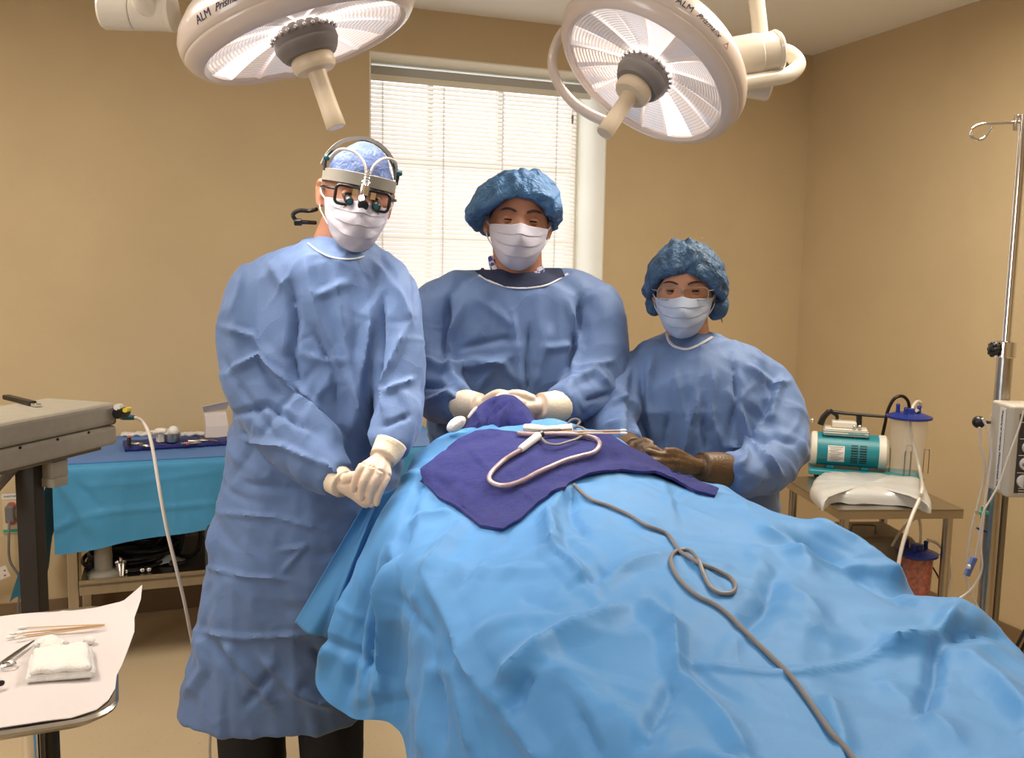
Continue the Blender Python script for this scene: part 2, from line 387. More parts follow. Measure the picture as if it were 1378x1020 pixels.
def drape_patch(tree, poly, step, off, thick, strokes=(), crumple=0, seed=3, cut=False):
    """a cloth lying on a surface: outline given in the picture, its points dropped onto the surface, with thickness"""
    P = np.array([p for p in catmull([np.array(p, float) for p in poly], 1, True)]) if False else np.array(poly, float)
    bd = []
    for a, b in zip(P, np.roll(P, -1, 0)):
        n = max(1, int(np.linalg.norm(b-a)/step)); bd += [a+(b-a)*k/n for k in range(n)]
    bm = bmesh.new(); vs = [bm.verts.new((p[0], p[1], 0)) for p in bd]
    inner = []
    x0, y0 = P.min(0); x1, y1 = P.max(0); B = np.array(bd)
    yy = y0; r = 0
    while yy < y1:
        xx = x0+(step/2 if r % 2 else 0)
        while xx < x1:
            if inpoly(xx, yy, bd) and np.min(np.hypot(B[:, 0]-xx, B[:, 1]-yy)) > step*.55: inner.append((xx, yy))
            xx += step
        yy += step*.87; r += 1
    from mathutils.geometry import delaunay_2d_cdt
    allp = [Vector(p) for p in bd]+[Vector(p) for p in inner]
    res = delaunay_2d_cdt(allp, [], [list(range(len(bd)))], 1, 1e-4)
    pts = res[0]; tris = res[2]; bm.free()
    V = []; ok = []
    for p in pts:
        h = hit(tree, p.x, p.y, off); V.append(h if h is not None else np.array([np.nan]*3)); 
    V = np.array(V)
    # fill missing points from the nearest hit
    bad = np.isnan(V[:, 0]); PP = np.array([(p.x, p.y) for p in pts])
    if bad.any():
        gi = np.where(~bad)[0]
        for i in np.where(bad)[0]:
            j = gi[np.argmin(((PP[gi]-PP[i])**2).sum(1))]; V[i] = at(PP[i, 0], PP[i, 1], V[j, 1])
    Fc = [tuple(t) for t in tris if not (cut and any(bad[i] for i in t))]; N = normals(V, Fc)
    s = np.sign(-(N*(V-CAM)).sum(1)); N = N*np.where(s == 0, 1, s)[:, None]
    if len(strokes) or crumple:
        d = stroke_field(V, N, strokes) if len(strokes) else np.zeros(len(V))
        if crumple: d = d+crumple*vnoise(V*28, seed)+crumple*.5*vnoise(V*70, seed+1)
        V = V+N*np.maximum(d, -off*.5)[:, None]
    mb = MB(); n = len(V); mb.add(list(V)+list(V-N*thick), [f for f in Fc]+[tuple(n+i for i in f[::-1]) for f in Fc])
    from collections import Counter
    E = Counter()
    for f in Fc:
        for a, b in zip(f, f[1:]+f[:1]): E[(a, b)] += 1
    for (a, b) in list(E):
        if (b, a) not in E: mb.f.append((b, a, n+a, n+b)); mb.m.append(0)
    return mb, V
def text_mesh(body, size, extrude=0.0004, shear=0.0, spacing=1.0, align='CENTER'):
    c = bpy.data.curves.new('t', 'FONT'); c.body = body; c.size = size; c.extrude = extrude; c.shear = shear; c.align_x = align; c.align_y = 'CENTER'; c.space_character = spacing
    o = bpy.data.objects.new('t', c); COL.objects.link(o); dg = bpy.context.evaluated_depsgraph_get(); ev = o.evaluated_get(dg); me = ev.to_mesh()
    V = np.array([v.co[:] for v in me.vertices]); Fc = [tuple(p.vertices) for p in me.polygons]; ev.to_mesh_clear(); bpy.data.objects.remove(o); bpy.data.curves.remove(c)
    return V, Fc
def place_text(name, body, size, origin, ex, ey, m, parent, **k):
    V, Fc = text_mesh(body, size, **k); ex, ey = norm(ex), norm(ey); ez = np.cross(ex, ey)
    mb = MB(); mb.add([np.asarray(origin)+ex*v[0]+ey*v[1]+ez*v[2] for v in V], Fc); return make(name, mb, m, parent, smooth=False, merge=False)

# ================================================================ THE ROOM
WV, WU, CZ = 4.2, 3.222, 2.697           # back wall, right wall, ceiling
UL, VF = -2.6, -2.2                       # left wall, wall behind the camera
RA = np.array([U, Vd, [0, 0, 1]])
def rbox(mb, u0, u1, v0, v1, z0, z1, mi=0): return mb.box(rm((u0+u1)/2, (v0+v1)/2, (z0+z1)/2), (u1-u0, v1-v0, z1-z0), RA, mi)
struct('floor', rbox(MB(), UL-.1, WU+.1, VF-.1, WV+.5, -.1, 0), 'floor')
struct('ceiling', rbox(MB(), UL-.1, WU+.1, VF-.1, WV+.5, CZ, CZ+.1), 'ceiling')
WU0, WU1, WZ0, WZ1 = 0.836, 2.018, 0.95, 2.490
b = MB(); rbox(b, UL, WU0, WV, WV+.5, 0, CZ); rbox(b, WU1, WU, WV, WV+.5, 0, CZ); rbox(b, WU0, WU1, WV, WV+.5, WZ1, CZ); rbox(b, WU0, WU1, WV, WV+.5, 0, WZ0)
struct('wall_back', b, 'wall')
struct('wall_right', rbox(MB(), WU, WU+.1, VF, WV+.5, 0, CZ), 'wall')
struct('wall_left', rbox(MB(), UL-.1, UL, VF, WV+.5, 0, CZ), 'wall')
struct('wall_front', rbox(MB(), UL, WU, VF-.1, VF, 0, CZ), 'wall')
struct('baseboard_back', rbox(MB(), UL, WU, WV-.008, WV, 0, .10), 'base', bevel=.002)
struct('baseboard_right', rbox(MB(), WU-.008, WU, VF, WV-.01, 0, .10), 'base', bevel=.002)
# made-up window frame on the left wall and ceiling light frames, around added lights
w2 = MB()
for v_ in (-.06, 1.26): rbox(w2, UL, UL+.05, v_-.05, v_+.05, .75, 2.25)
for z_ in (.78, 2.22): rbox(w2, UL, UL+.05, -.01, 1.21, z_-.05, z_+.05)
struct('added_side_frame', w2, 'white_trim')
for k_, (u_, v_) in enumerate(((0.6, -0.2), (-1.2, 2.3), (1.9, 2.0))):
    c_ = rm(u_, v_, CZ-.03); t_ = MB()
    for dx, dy, sx, sy in ((-.33, 0, .05, 1.3), (.33, 0, .05, 1.3), (0, -.63, .61, .05), (0, .63, .61, .05)): t_.box(c_+np.array([dx, dy, 0]), (sx, sy, .06))
    struct('trim_%d' % (k_+2), t_, 'white_trim')
# window reveal lining
b = MB(); e = .004
rbox(b, WU1-.006, WU1+.001, WV-.002, WV+.36, WZ0, WZ1); rbox(b, WU0-.001, WU0+.006, WV-.002, WV+.36, WZ0, WZ1)
rbox(b, WU0+.006, WU1-.006, WV-.002, WV+.36, WZ1-.006, WZ1+.001); rbox(b, WU0, WU1, WV-.03, WV+.36, WZ0-.001, WZ0+.02)
struct('trim_1', b, 'reveal')
win = bpy.data.objects.new('window_1', None); COL.objects.link(win); win.location = Vector(rm(1.427, WV+.40, 1.7)); win['kind'] = 'structure'
b = MB(); v0, v1 = WV+.34, WV+.42; s = .04
rbox(b, WU0, WU0+s, v0, v1, WZ0, WZ1); rbox(b, WU1-s, WU1, v0, v1, WZ0, WZ1); rbox(b, WU0+s, WU1-s, v0, v1, WZ1-s, WZ1); rbox(b, WU0+s, WU1-s, v0, v1, WZ0+.02, WZ0+s+.02)
make('window_frame', b, 'white_trim', win, smooth=False)
for i, uu in enumerate((1.216, 1.585)):
    make('muntin', rbox(MB(), uu-.013, uu+.013, v0+.02, v1-.02, WZ0+.06, WZ1-s), 'white_trim', win, smooth=False)
for zz in (1.31, 1.68, 2.055):
    make('muntin', rbox(MB(), WU0+s, WU1-s, v0+.022, v1-.022, zz-.014, zz+.014), 'white_trim', win, smooth=False)
make('pane', rbox(MB(), WU0+s, WU1-s, v0+.036, v0+.041, WZ0+.06, WZ1-s), 'glass', win, smooth=False)
# blinds
BV = WV+.205; BU0, BU1 = WU0+.008, WU1-.075
bl = thing('window_blinds', 'white horizontal slat blinds lowered over the bright window', 'blinds', rm((BU0+BU1)/2, BV, 2.43))
make('head_rail', rbox(MB(), WU0+.007, WU1-.008, BV-.025, BV+.022, 2.415, 2.47), 'frame_grey', bl, smooth=False, bevel=.004)
make('valance', rbox(MB(), WU0+.007, WU1-.01, BV-.031, BV-.026, 2.400, 2.43), 'reveal', bl, smooth=False, bevel=.002)
zt = 2.392; nsl = 66; pitch = .0208
sl = MB(); hw = .0125; G = []
for i in range(5):
    s_ = -1+i*.5; ang = math.radians(52); up = s_*hw*math.sin(ang); dv = s_*hw*math.cos(ang); cr = .0022*(1-s_*s_)
    G.append([rm(uu, BV+dv-cr*math.sin(ang), zt+up+cr*math.cos(ang)) for uu in (BU0, (BU0+BU1)/2, BU1)])
sl.grid(G)
s0 = make('slat', sl, 'blind', bl)
for i in range(1, nsl):
    c = s0.copy(); COL.objects.link(c); c.location = s0.location+Vector((0, 0, -i*pitch))
zb = zt-nsl*pitch
make('bottom_rail', rbox(MB(), BU0, BU1, BV-.012, BV+.012, zb-.008, zb+.008), 'white_trim', bl, smooth=False, bevel=.003)
for uu in (0.935, 1.235, 1.54, 1.83):
    b = MB(); 
    for dv in (-.0145, .0145): b.cyl(rm(uu, BV+dv, zb), rm(uu, BV+dv, 2.42), .0016, seg=6)
    b.cyl(rm(uu+.004, BV-.0145, zb), rm(uu+.004, BV-.0145, 2.42), .0012, seg=6)
    make('ladder_cord', b, 'cord', bl)
b = MB(); P = rm(1.905, BV-.04, 2.40); b.cyl(P, P-np.array([0, 0, .085]), .001, seg=6); b.lathe([(.003, 0), (.005, .01), (.006, .04), (.003, .045)], P-np.array([0, 0, .13]), (0, 0, 1), 10)
make('pull_cord', b, 'headband', bl)
b = MB(); P = rm(.866, BV-.045, 2.41); b.cyl(P, P-np.array([0, 0, .035]), .003, seg=8); make('tilt_hook', b, 'black', bl)

# wall outlet with plug
P = rm(-.665, WV-.004, .47)
ou = thing('wall_outlet', 'cream electrical outlet with red sockets low on the back wall at far left', 'outlet', P)
make('plate', rbox(MB(), -.70, -.625, WV-.006, WV, .40, .545), 'outlet', ou, smooth=False, bevel=.002)
for zz in (.515, .455):
    b = MB(); b.lathe([(.019, 0), (.019, .004)], rm(-.665, WV-.006, zz), -Vd, 20); make('socket', b, 'ink_red', ou)
make('paper_label', rbox(MB(), -.70, -.627, WV-.0075, WV-.006, .545, .57), 'label_white', ou, smooth=False)
place_text('label_text', 'ANESTHESIA', .010, rm(-.664, WV-.008, .558), U, (0, 0, 1), 'ink_grey', ou)
make('green_strip', rbox(MB(), -.70, -.627, WV-.0068, WV-.006, .405, .418), 'green', ou, smooth=False)
pc = thing('power_cord', 'grey power cord hanging from the wall outlet with a white tag', 'cord', rm(-.665, WV-.05, .2))
b = MB(); b.box(rm(-.668, WV-.03, .49), (.032, .045, .07), RA); make('plug', b, 'grey_cable', pc, smooth=False, bevel=.006)
b = MB(); b.tube([rm(-.668, WV-.05, .47), rm(-.67, WV-.07, .40), rm(-.672, WV-.06, .30), rm(-.64, WV-.06, .22), rm(-.65, WV-.06, .1), rm(-.67, WV-.08, .012), rm(-.9, WV-.12, .012)], .005); make('cable', b, 'grey_cable', pc)
b = MB(); A = np.array([norm(U+np.array([0, 0, .35])), Vd, norm(np.cross(U+np.array([0, 0, .35]), Vd))]); b.box(rm(-.73, WV-.075, .245), (.11, .002, .05), A); make('tag', b, 'label_white', pc, smooth=False)
for k in (-.01, .01): b = MB(); b.box(rm(-.69, WV-.077, .255+k), (.008, .001, .006), A); make('tag_mark', b, 'ink_red', pc, smooth=False)

# ================================================================ BACK TABLE (left, against the wall)
TU0, TU1, TV0, TV1, TZ = -.42, 1.05, 3.55, 4.12, .80
tb = thing('steel_table', 'steel two-shelf instrument table under a blue drape by the back wall', 'table', rm(.3, 3.83, 0))
make('tabletop', rbox(MB(), TU0+.02, TU1-.02, TV0+.02, TV1-.02, TZ-.035, TZ-.004), 'steel', tb, smooth=False, bevel=.003)
for uu in (TU0+.04, TU1-.06):
    for vv in (TV0+.04, TV1-.05):
        b = MB(); rbox(b, uu-.018, uu+.018, vv-.018, vv+.018, 0.06, TZ-.036); make('leg', b, 'steel', tb, smooth=False, bevel=.003)
        b = MB(); b.lathe([(.02, 0), (.02, .055)], rm(uu, vv, .003), (0, 0, 1), 14); make('foot', b, 'black', tb)
b = MB(); rbox(b, TU0+.06, TU1-.08, TV0+.02, TV1-.02, .345, .355); rbox(b, TU0+.06, TU1-.08, TV0+.02, TV0+.024, .315, .37); rbox(b, TU0+.06, TU1-.08, TV1-.024, TV1-.02, .345, .78)
make('lower_shelf', b, 'steel', tb, smooth=False)
# drape over table: rows across the front
def table_drape():
    rows = []; rg = np.random.RandomState(5); n = 150
    us = np.linspace(TU0-.01, TU1+.01, n)
    prof = [(TV1, TZ+.004), (3.95, TZ+.004), (3.75, TZ+.004), (TV0+.03, TZ+.004), (TV0-.002, TZ), (TV0-.008, TZ-.01)]
    G = []
    for v_, z_ in prof: G.append([rm(u_, v_, z_) for u_ in us])
    for k in range(1, 26):
        f_ = k/25; row = []
        for u_ in us:
            lo = .53 - .05*np.exp(-((u_+.42)/.16)**2) + .012*math.sin(u_*9)
            z_ = (TZ-.01)*(1-f_)+lo*f_
            wob = f_*(.010*math.sin(u_*26+1)+.016*math.exp(-((u_+.30)/.05)**2)+.012*math.exp(-((u_-.1)/.03)**2)-.014*math.exp(-((u_+.2)/.06)**2))
            row.append(rm(u_, TV0-.010-wob-.006*f_, z_))
        G.append(row)
    mb = MB(); mb.grid(G)
    # left end overhang
    G = []; vs = np.linspace(TV0-.01, TV1, 40)
    for k in range(0, 24):
        f_ = k/23; G.append([rm(TU0-.012-.10*f_-.015*f_*math.sin(v_*22)-(.04*f_*math.exp(-((v_-TV0)/.15)**2)), v_-.01*f_, (TZ+.004)*(1-f_)+(.27+.06*math.sin(v_*11))*f_) for v_ in vs])
    mb.grid(G); return mb
mb = table_drape(); V = np.array(mb.v); N = normals(V, mb.f); s_ = np.sign(-(N*(V-CAM)).sum(1)); N *= s_[:, None]
st = [([(100, 655), (180, 650), (300, 633)], 7, .004), ([(90, 700), (150, 688), (300, 677)], 6, .006), ([(235, 640), (236, 715)], 5, .005), ([(163, 640), (165, 715)], 5, .004),
      ([(75, 640), (110, 690), (125, 720)], 12, .018), ([(105, 650), (140, 690)], 9, -.008), ([(55, 720), (100, 700)], 8, .008)]
V = V+N*stroke_field(V, N, st)[:, None]+N*(.002*vnoise(V*18, 4))[:, None]*(V[:, 2:3] < TZ-.005)
mb.v = [tuple(p) for p in V]
td = tag(make('table_drape', mb, 'drape_back', loc=rm(.3, 3.83, TZ), smooth=60), 'turquoise blue paper drape over the instrument table at the back wall', 'drape')
# blue lining sheet on the table top
b = MB(); rbox(b, TU0+.01, TU1-.02, TV0+.025, TV1-.01, TZ+.0045, TZ+.0075)
tag(make('table_cover', b, 'drape_blue', loc=rm(.3, 3.83, TZ+.005), smooth=False), 'flat blue sheet covering the top of the back instrument table', 'sheet')
# rolled navy towel with instruments
tz = TZ+.008
def tpt(px, py, z=tz): return onz(px, py, z)
b = MB(); p0, p1 = tpt(168, 608), tpt(296, 600); dd = norm(p1-p0); bk = norm(np.cross((0, 0, 1), dd)); L = np.linalg.norm(p1-p0)+.12; G = []
for i in range(40):
    for_ = []; t = i/39*L
    for k, (o_, z_) in enumerate([(0, 0), (-.006, .008), (0, .018), (.02, .021), (.06, .018), (.12, .017), (.16, .016), (.165, .0)]):
        for_.append(p0+dd*t+bk*(o_+.003*math.sin(i*1.3+k))+np.array([0, 0, z_+.0015*math.sin(i*.9+k*2)]))
    G.append(for_)
b.grid(G); b.f.append(tuple(range(8))); b.m.append(0); b.f.append(tuple(39*8+k for k in range(8))[::-1]); b.m.append(0)
tag(make('folded_towel', b, 'towel', loc=p0), 'folded navy towel under the instruments on the back table', 'towel')
zi = tz+.023
def instrument(name, label, cat, group, build, loc):
    r = thing(name, label, cat, loc, group); build(r); return r
spots = [((185, 597), 8, .05, 'steel handle instrument lying left on the navy towel', ), ((198, 600), -5, .05, 'second short steel instrument on the navy towel'), ((258, 596), 30, .07, 'dark clamp lying near the pink cap on the navy towel'),
         ((268, 593), 12, .08, 'dark steel forceps between the clamp and the white bag'), ((282, 592), -28, .09, 'long dark forceps beside the white paper bag')]
for (px, py), ang, ln, lab in spots:
    o = onz(px, py, zi); r = thing('forceps', lab, 'forceps', o); a = math.radians(ang); dx = np.array([math.cos(a), math.sin(a), 0]); dy = np.array([-math.sin(a), math.cos(a), 0])
    for s_ in (-1, 1):
        b = MB(); b.tube([o-dx*ln*.5+dy*.004*s_, o+dy*.009*s_, o+dx*ln*.5+dy*.001*s_], [.0035, .003, .0015], 6); make('arm', b, 'steel_dark', r)
    b = MB(); b.cyl(o-dx*ln*.5-(0, 0, .003), o-dx*ln*.5+(0, 0, .004), .006, seg=10); make('joint', b, 'steel', r)
o = onz(174, 600, zi); r = thing('instrument_handle', 'dark cylindrical handle standing upright at the left end of the towel', 'handle', o)
b = MB(); b.lathe([(.007, 0), (.0075, .03), (.006, .034)], o, (0, 0, 1), 12); make('grip', b, 'black', r); b = MB(); b.lathe([(.0065, .034), (.005, .04)], o, (0, 0, 1), 12); make('tip', b, 'pink', r)
o = onz(252, 598, zi); r = tag(make('bottle_cap', MB().lathe([(.006, 0), (.006, .006), (.0, .007)], o, (0, 0, 1), 12), 'pink', loc=o), 'small pink plastic cap on the navy towel', 'cap')
# metal cup with gauze and bulb
o = onz(231, 594, zi+.002); r = thing('steel_bowl', 'small dark steel cup on the navy towel holding a white bulb', 'bowl', o)
b = MB(); b.lathe([(.027, 0), (.029, .004), (.030, .03), (.0315, .031), (.0315, .033), (.029, .033), (.028, .005), (0, .004)], o, (0, 0, 1), 28); make('cup', b, 'steel', r)
o2 = o+np.array([.0, .0, .008]); r = thing('rubber_bulb', 'round translucent white bulb resting in the small steel cup', 'bulb', o2)
b = MB(); b.sphere(o2+np.array([.008, 0, .034]), .021, 18, 12); make('bulb', b, 'white_plastic', r); b = MB(); b.tube([o2+(0, 0, .03), o2+(-.02, 0, .022), o2+(-.034, 0, .03)], [.012, .008, .010], 10); make('neck', b, 'white_plastic', r)
o = onz(217, 594, zi); b = MB(); A = np.array([norm(U*.9+Vd*.3), norm(Vd*.9-U*.3), (0, 0, 1)]); b.box(o+(0, 0, .042), (.075, .05, .004), A); b.sphere(o+np.array([0, 0, .046]), (.025, .018, .008), 14, 8); b.box(o+(0, 0, .02), (.03, .03, .04), A)
tag(make('gauze_stack', b, 'gauze', loc=o), 'white folded gauze balanced left of the steel cup', 'gauze')
for (px, py, sx, sy, m_, nm, lab, ct) in [(182, 586, .11, .05, 'label_white', 'paper_packet', 'flat white paper packet at the left of the navy towel', 'packet'),
                                         (188, 575, .10, .03, 'ink_red', 'red_pouch', 'red pouch behind the white packet on the back table', 'pouch'),
                                         (205, 576, .06, .04, 'ink_red', 'red_pouch', 'smaller red pouch behind the white cable on the back table', 'pouch'),
                                         (262, 586, .11, .03, 'label_white', 'paper_strip', 'white crumpled paper strip behind the navy towel near the bag', 'paper')]:
    o = onz(px, py, tz); b = MB(); G = []
    for i in range(8):
        G.append([o+U*(sx*(i/7-.5))+Vd*(sy*(j/4-.5))+np.array([0, 0, .012+.006*math.sin(i*2+j*1.7)*(0 < i < 7)]) for j in range(5)])
    b.grid(G); tag(make(nm, b, m_, loc=o, solid=.010), lab, ct)
# white paper bag standing
o = onz(291, 592, tz+.002); bg = thing('paper_bag', 'tall white paper bag with folded top standing on the back table', 'bag', o)
b = MB(); A = np.array([norm(U+Vd*.1), norm(Vd-U*.1), (0, 0, 1)]); G = []
for z_, wx, wy, dx in [(0, .045, .022, 0), (.06, .044, .02, .002), (.105, .043, .012, -.002), (.118, .043, .007, -.004)]:
    ring = []
    for sx, sy in [(-1, -1), (0, -1.1), (1, -1), (1.02, 0), (1, 1), (0, 1), (-1, 1), (-1.02, 0)]: ring.append(o+A[0]*(sx*wx+dx)+A[1]*sy*wy+np.array([0, 0, z_]))
    G.append(ring)
b.grid(G, wrap=True); b.f.append(tuple(range(8))); b.m.append(0); b.f.append(tuple(24+k for k in range(8))[::-1]); b.m.append(0)
make('pouch', b, 'paper', bg, smooth=False)
b = MB(); b.add([o+A[0]*x_+A[1]*y_+np.array([0, 0, z_]) for x_, y_, z_ in [(-.047, -.008, .118), (.043, -.008, .128), (.052, -.035, .165), (-.056, -.035, .146), (-.047, -.004, .118), (.043, -.004, .128), (.052, -.031, .166), (-.056, -.031, .147)]],
              [(0, 1, 2, 3), (4, 7, 6, 5), (0, 3, 7, 4), (1, 5, 6, 2), (3, 2, 6, 7), (0, 4, 5, 1)]); make('flap', b, 'paper', bg, smooth=False)
# things on the lower shelf
SZ = .356
o = onp(140, 775, (0, 0, 1), SZ); o = onz(140, 775, SZ+.0); pd = thing('pedestal', 'grey round pedestal with wide foot on the lower shelf', 'pedestal', o)
b = MB(); b.lathe([(.058, 0), (.058, .014), (.045, .026), (.033, .03)], o, (0, 0, 1), 28); make('base', b, 'box_beige', pd)
b = MB(); b.lathe([(.033, .03), (.030, .14), (.028, .21)], o, (0, 0, 1), 24); make('column', b, 'box_beige', pd)
o = onz(163, 774, SZ); b = MB(); b.lathe([(.014, 0), (.022, .05), (.023, .052), (.02, .052), (.012, .004), (0, .004)], o, (0, 0, 1), 20); b.lathe([(.006, .03), (.006, .068), (.0, .072)], o, (0, 0, 1), 10)
tag(make('steel_cup', b, 'chrome', loc=o), 'small shiny steel cup beside the grey pedestal', 'cup')
o = onz(196, 770, SZ); r = thing('cable_connector', 'metal cable connectors lying at the front of the lower shelf', 'connector', o)
for k, dx in enumerate((-.07, -.012, .012)): b = MB(); b.sphere(o+U*dx+(0, 0, .011), .011, 12, 8); make('plug_end', b, 'chrome', r)
b = MB(); b.tube([o+U*(-.07)+(0, 0, .01), o+U*(-.04)+(0, 0, .01), o+(0, 0, .01)], .005, 8); make('lead', b, 'black', r)
# coils
vb = 3.80
def shelfpt(px, py, v_): return onp(px, py, Vd, v_)
cl = thing('coiled_cable', 'thick black cable coiled on the lower shelf behind the pedestal', 'cable', rm(-.25, 3.8, SZ))
for k, (rx, rz) in enumerate([(.17, .0), (.15, .014), (.165, .028), (.13, .04), (.15, .052)]):
    c0 = rm(-.20+.01*k, 3.84, SZ+.012+rz); P = [c0+U*rx*math.cos(a)+Vd*(rx*.95)*math.sin(a)+np.array([0, 0, .006*math.sin(a+k)]) for a in np.linspace(0, 2*math.pi, 14)[:-1]]
    b = MB(); b.tube(P, .0085, 8, 4, closed=True); make('coil', b, 'black', cl)
for nm, lab, pts in [('hanging_cable', 'black cable sagging in a loop above the lower shelf', [(160, 715), (175, 726), (200, 736), (215, 726), (223, 715)]),
                     ('hanging_cable', 'black cable dropping to the shelf just right of the white cord', [(247, 712), (243, 735), (238, 755), (230, 775)]),
                     ('hanging_cable', 'outermost black cable curving down near the surgeon gown', [(270, 712), (268, 735), (258, 752), (240, 760), (232, 768)]),
                     ('hanging_cable', 'black cable running along the shelf floor to the connectors', [(168, 752), (195, 755), (215, 754), (235, 765), (250, 770)])]:
    P = [shelfpt(x, y, 3.78 if y < 765 else 3.70) for x, y in pts]; P = [np.array([p[0], p[1], max(p[2], SZ+.009)]) for p in P]
    if 'loop' in lab or 'dropping' in lab or 'outermost' in lab: P = [P[0]+np.array([0, 0, .06])]+P
    b = MB(); b.tube(P, .008, 8, 6); tag(make('hanging_cable', b, 'black', loc=P[0]), lab, 'cable')
o = shelfpt(228, 755, 3.75); b = MB(); G = [[np.array([o[0], o[1], SZ+.002])+U*(x_-.05)+Vd*(y_-.04)+np.array([0, 0, .035*math.exp(-((x_-.05)**2+(y_-.04)**2)/.0012)]) for x_ in np.linspace(0, .11, 12)] for y_ in np.linspace(0, .09, 9)]
b.grid(G); tag(make('plastic_wrap', b, 'film', loc=o, solid=.002), 'crumpled clear plastic wrap among the cables on the lower shelf', 'wrap')

# ================================================================ HEADLIGHT SOURCE BOX ON POST
ph = math.radians(16.6); BX = np.array([math.sin(ph), math.cos(ph), 0.]); BY = np.array([-math.cos(ph), math.sin(ph), 0.]); BZ = np.array([0, 0, 1.])
c0 = at(157, 541, 2.30)                    # far right top corner
BL, BW, BH = .385, .215, .108
ctr = c0-BX*BL/2+BY*BW/2-BZ*BH/2; bxA = np.array([BX, BY, BZ])
lb = thing('light_source_box', 'beige metal headlight source box on a dark post at left', 'light source', ctr-BZ*BH/2)
b = MB(); b.box(ctr-BZ*BH*.27, (BL, BW, BH*.46), bxA); make('lower_case', b, 'box_beige', lb, smooth=False, bevel=.010)
b = MB(); b.box(ctr+BZ*BH*.235, (BL, BW, BH*.53), bxA); make('upper_case', b, 'box_beige', lb, smooth=False, bevel=.012)
for k in (.1, .2, .31):
    p = ctr-BY*BW/2-BZ*.006+BX*(BL/2-k)-BZ*.002; b = MB(); b.lathe([(.0035, -.001), (.003, .0015)], p, -BY, 10); make('screw', b, 'black', lb)
pf = c0-BZ*.045
for nm_, q0_, q1_, r_, m_ in (('socket_knob', (157, 557), (172, 554), .013, 'black'), ('socket_knob', (157, 548), (164, 547), .008, 'white_plastic'), ('lever', (168, 552), (176, 550), .006, 'yellow')):
    b = MB(); a_, c_ = at(*q0_, 2.27), at(*q1_, 2.31); b.lathe([(r_, 0), (r_, np.linalg.norm(c_-a_)*.8), (r_*.7, np.linalg.norm(c_-a_))], a_, c_-a_, 14); make(nm_, b, m_, lb)
for (dy, dz, r_, ln, m_) in [(.03, .018, .010, .018, 'black'), (.028, -.006, .011, .016, 'black'), (.035, .026, .006, .012, 'white_plastic')]:
    p = pf+BY*dy+BZ*dz; b = MB(); b.lathe([(r_, -.002), (r_, ln), (r_*.7, ln+.003)], p, BX, 16); make('knob', b, m_, lb)
# post + stand
pt = at(40, 652, 2.12); px0 = np.array([pt[0], pt[1], 0]); ztop = ctr[2]-BH/2-.012
sd = thing('equipment_stand', 'dark square post stand carrying the beige box', 'stand', px0)
b = MB(); b.box(px0+(0, 0, (ztop+.06)/2), (.045, .045, ztop-.06), np.eye(3)); make('post', b, 'dark_post', sd, smooth=False, bevel=.002)
b = MB(); b.box(ctr-BZ*(BH/2+.006), (BL*.82, BW*.8, .010), bxA); make('top_plate', b, 'bracket', sd, smooth=False, bevel=.002)
p = at(68, 640, 2.16); b = MB(); b.box((p[0], p[1], ztop-.022), (.05, .06, .04), bxA); b.box((p[0]+.010, p[1]-.01, ztop-.052), (.045, .05, .022), bxA); make('bracket', b, 'box_beige', sd, smooth=False, bevel=.002)
b = MB(); b.tube([px0+(-.07, -.12, ztop-.10), px0+(-.02, -.03, ztop-.01)], [.011, .011], 8, 2); make('brace', b, 'bracket', sd)
for k in range(4):
    a = math.radians(45+90*k); b = MB(); b.tube([px0+(0, 0, .06), px0+(.17*math.cos(a), .17*math.sin(a), .05), px0+(.30*math.cos(a), .30*math.sin(a), .04)], [.022, .018, .014], 8); make('leg', b, 'dark_post', sd)
    b = MB(); q = px0+(.30*math.cos(a), .30*math.sin(a), .026); b.cyl(q-(.01, 0, 0), q+(.01, 0, 0), .025, seg=14); make('caster', b, 'black', sd)
# remote / phone on top
ztopb = ctr[2]+BH/2
q0, q1 = onz(8, 534, ztopb+.006), onz(52, 545, ztopb+.006); dd = norm(q1-q0); dn = np.cross((0, 0, 1), dd); ln = np.linalg.norm(q1-q0)
rc = thing('nail_clipper', 'black folding tool with a metal tip on top of the beige box', 'tool', (q0+q1)/2-(0, 0, .006))
b = MB(); b.box(q0+dd*ln*.42, (ln*.84, .019, .012), np.array([dd, dn, BZ])); make('body', b, 'black', rc, smooth=False, bevel=.003)
b = MB(); b.box(q0+dd*ln*.93-BZ*.001, (ln*.14, .016, .008), np.array([dd, dn, BZ])); make('metal_tip', b, 'chrome', rc, smooth=False, bevel=.002)
# fibre cable from the box
gp = pf-BY*.002+BZ*.002+BX*.0
fc = thing('fibre_light_cable', 'white fibre optic cable curving down from the box towards the floor', 'cable', gp)
pA = at(166, 561, 2.33); pB = at(181, 562, 2.33)
b = MB(); b.tube([pA, (pA+pB)/2, pB], [.0085, .0075, .006], 12, 4); make('boot', b, 'teal_dark', fc)
b = MB(); b.lathe([(.008, 0), (.008, .006)], pA-norm(pB-pA)*.006, pB-pA, 12); make('ring', b, 'pink', fc)
P = [pB]+[at(x, y, Y) for x, y, Y in [(190, 566, 2.32), (200, 582, 2.28), (207, 612, 2.24), (214, 655, 2.2), (224, 710, 2.18), (236, 760, 2.18), (247, 805, 2.2), (255, 845, 2.24), (262, 880, 2.30), (268, 910, 2.4)]]
P += [np.array([P[-1][0]+.01, P[-1][1]+.06, .3]), np.array([P[-1][0]+.02, P[-1][1]+.1, .012]), np.array([P[-1][0]+.3, P[-1][1]+.2, .01])]
b = MB(); b.tube(P, .0045, 8, 6); make('cable', b, 'white_cable', fc)

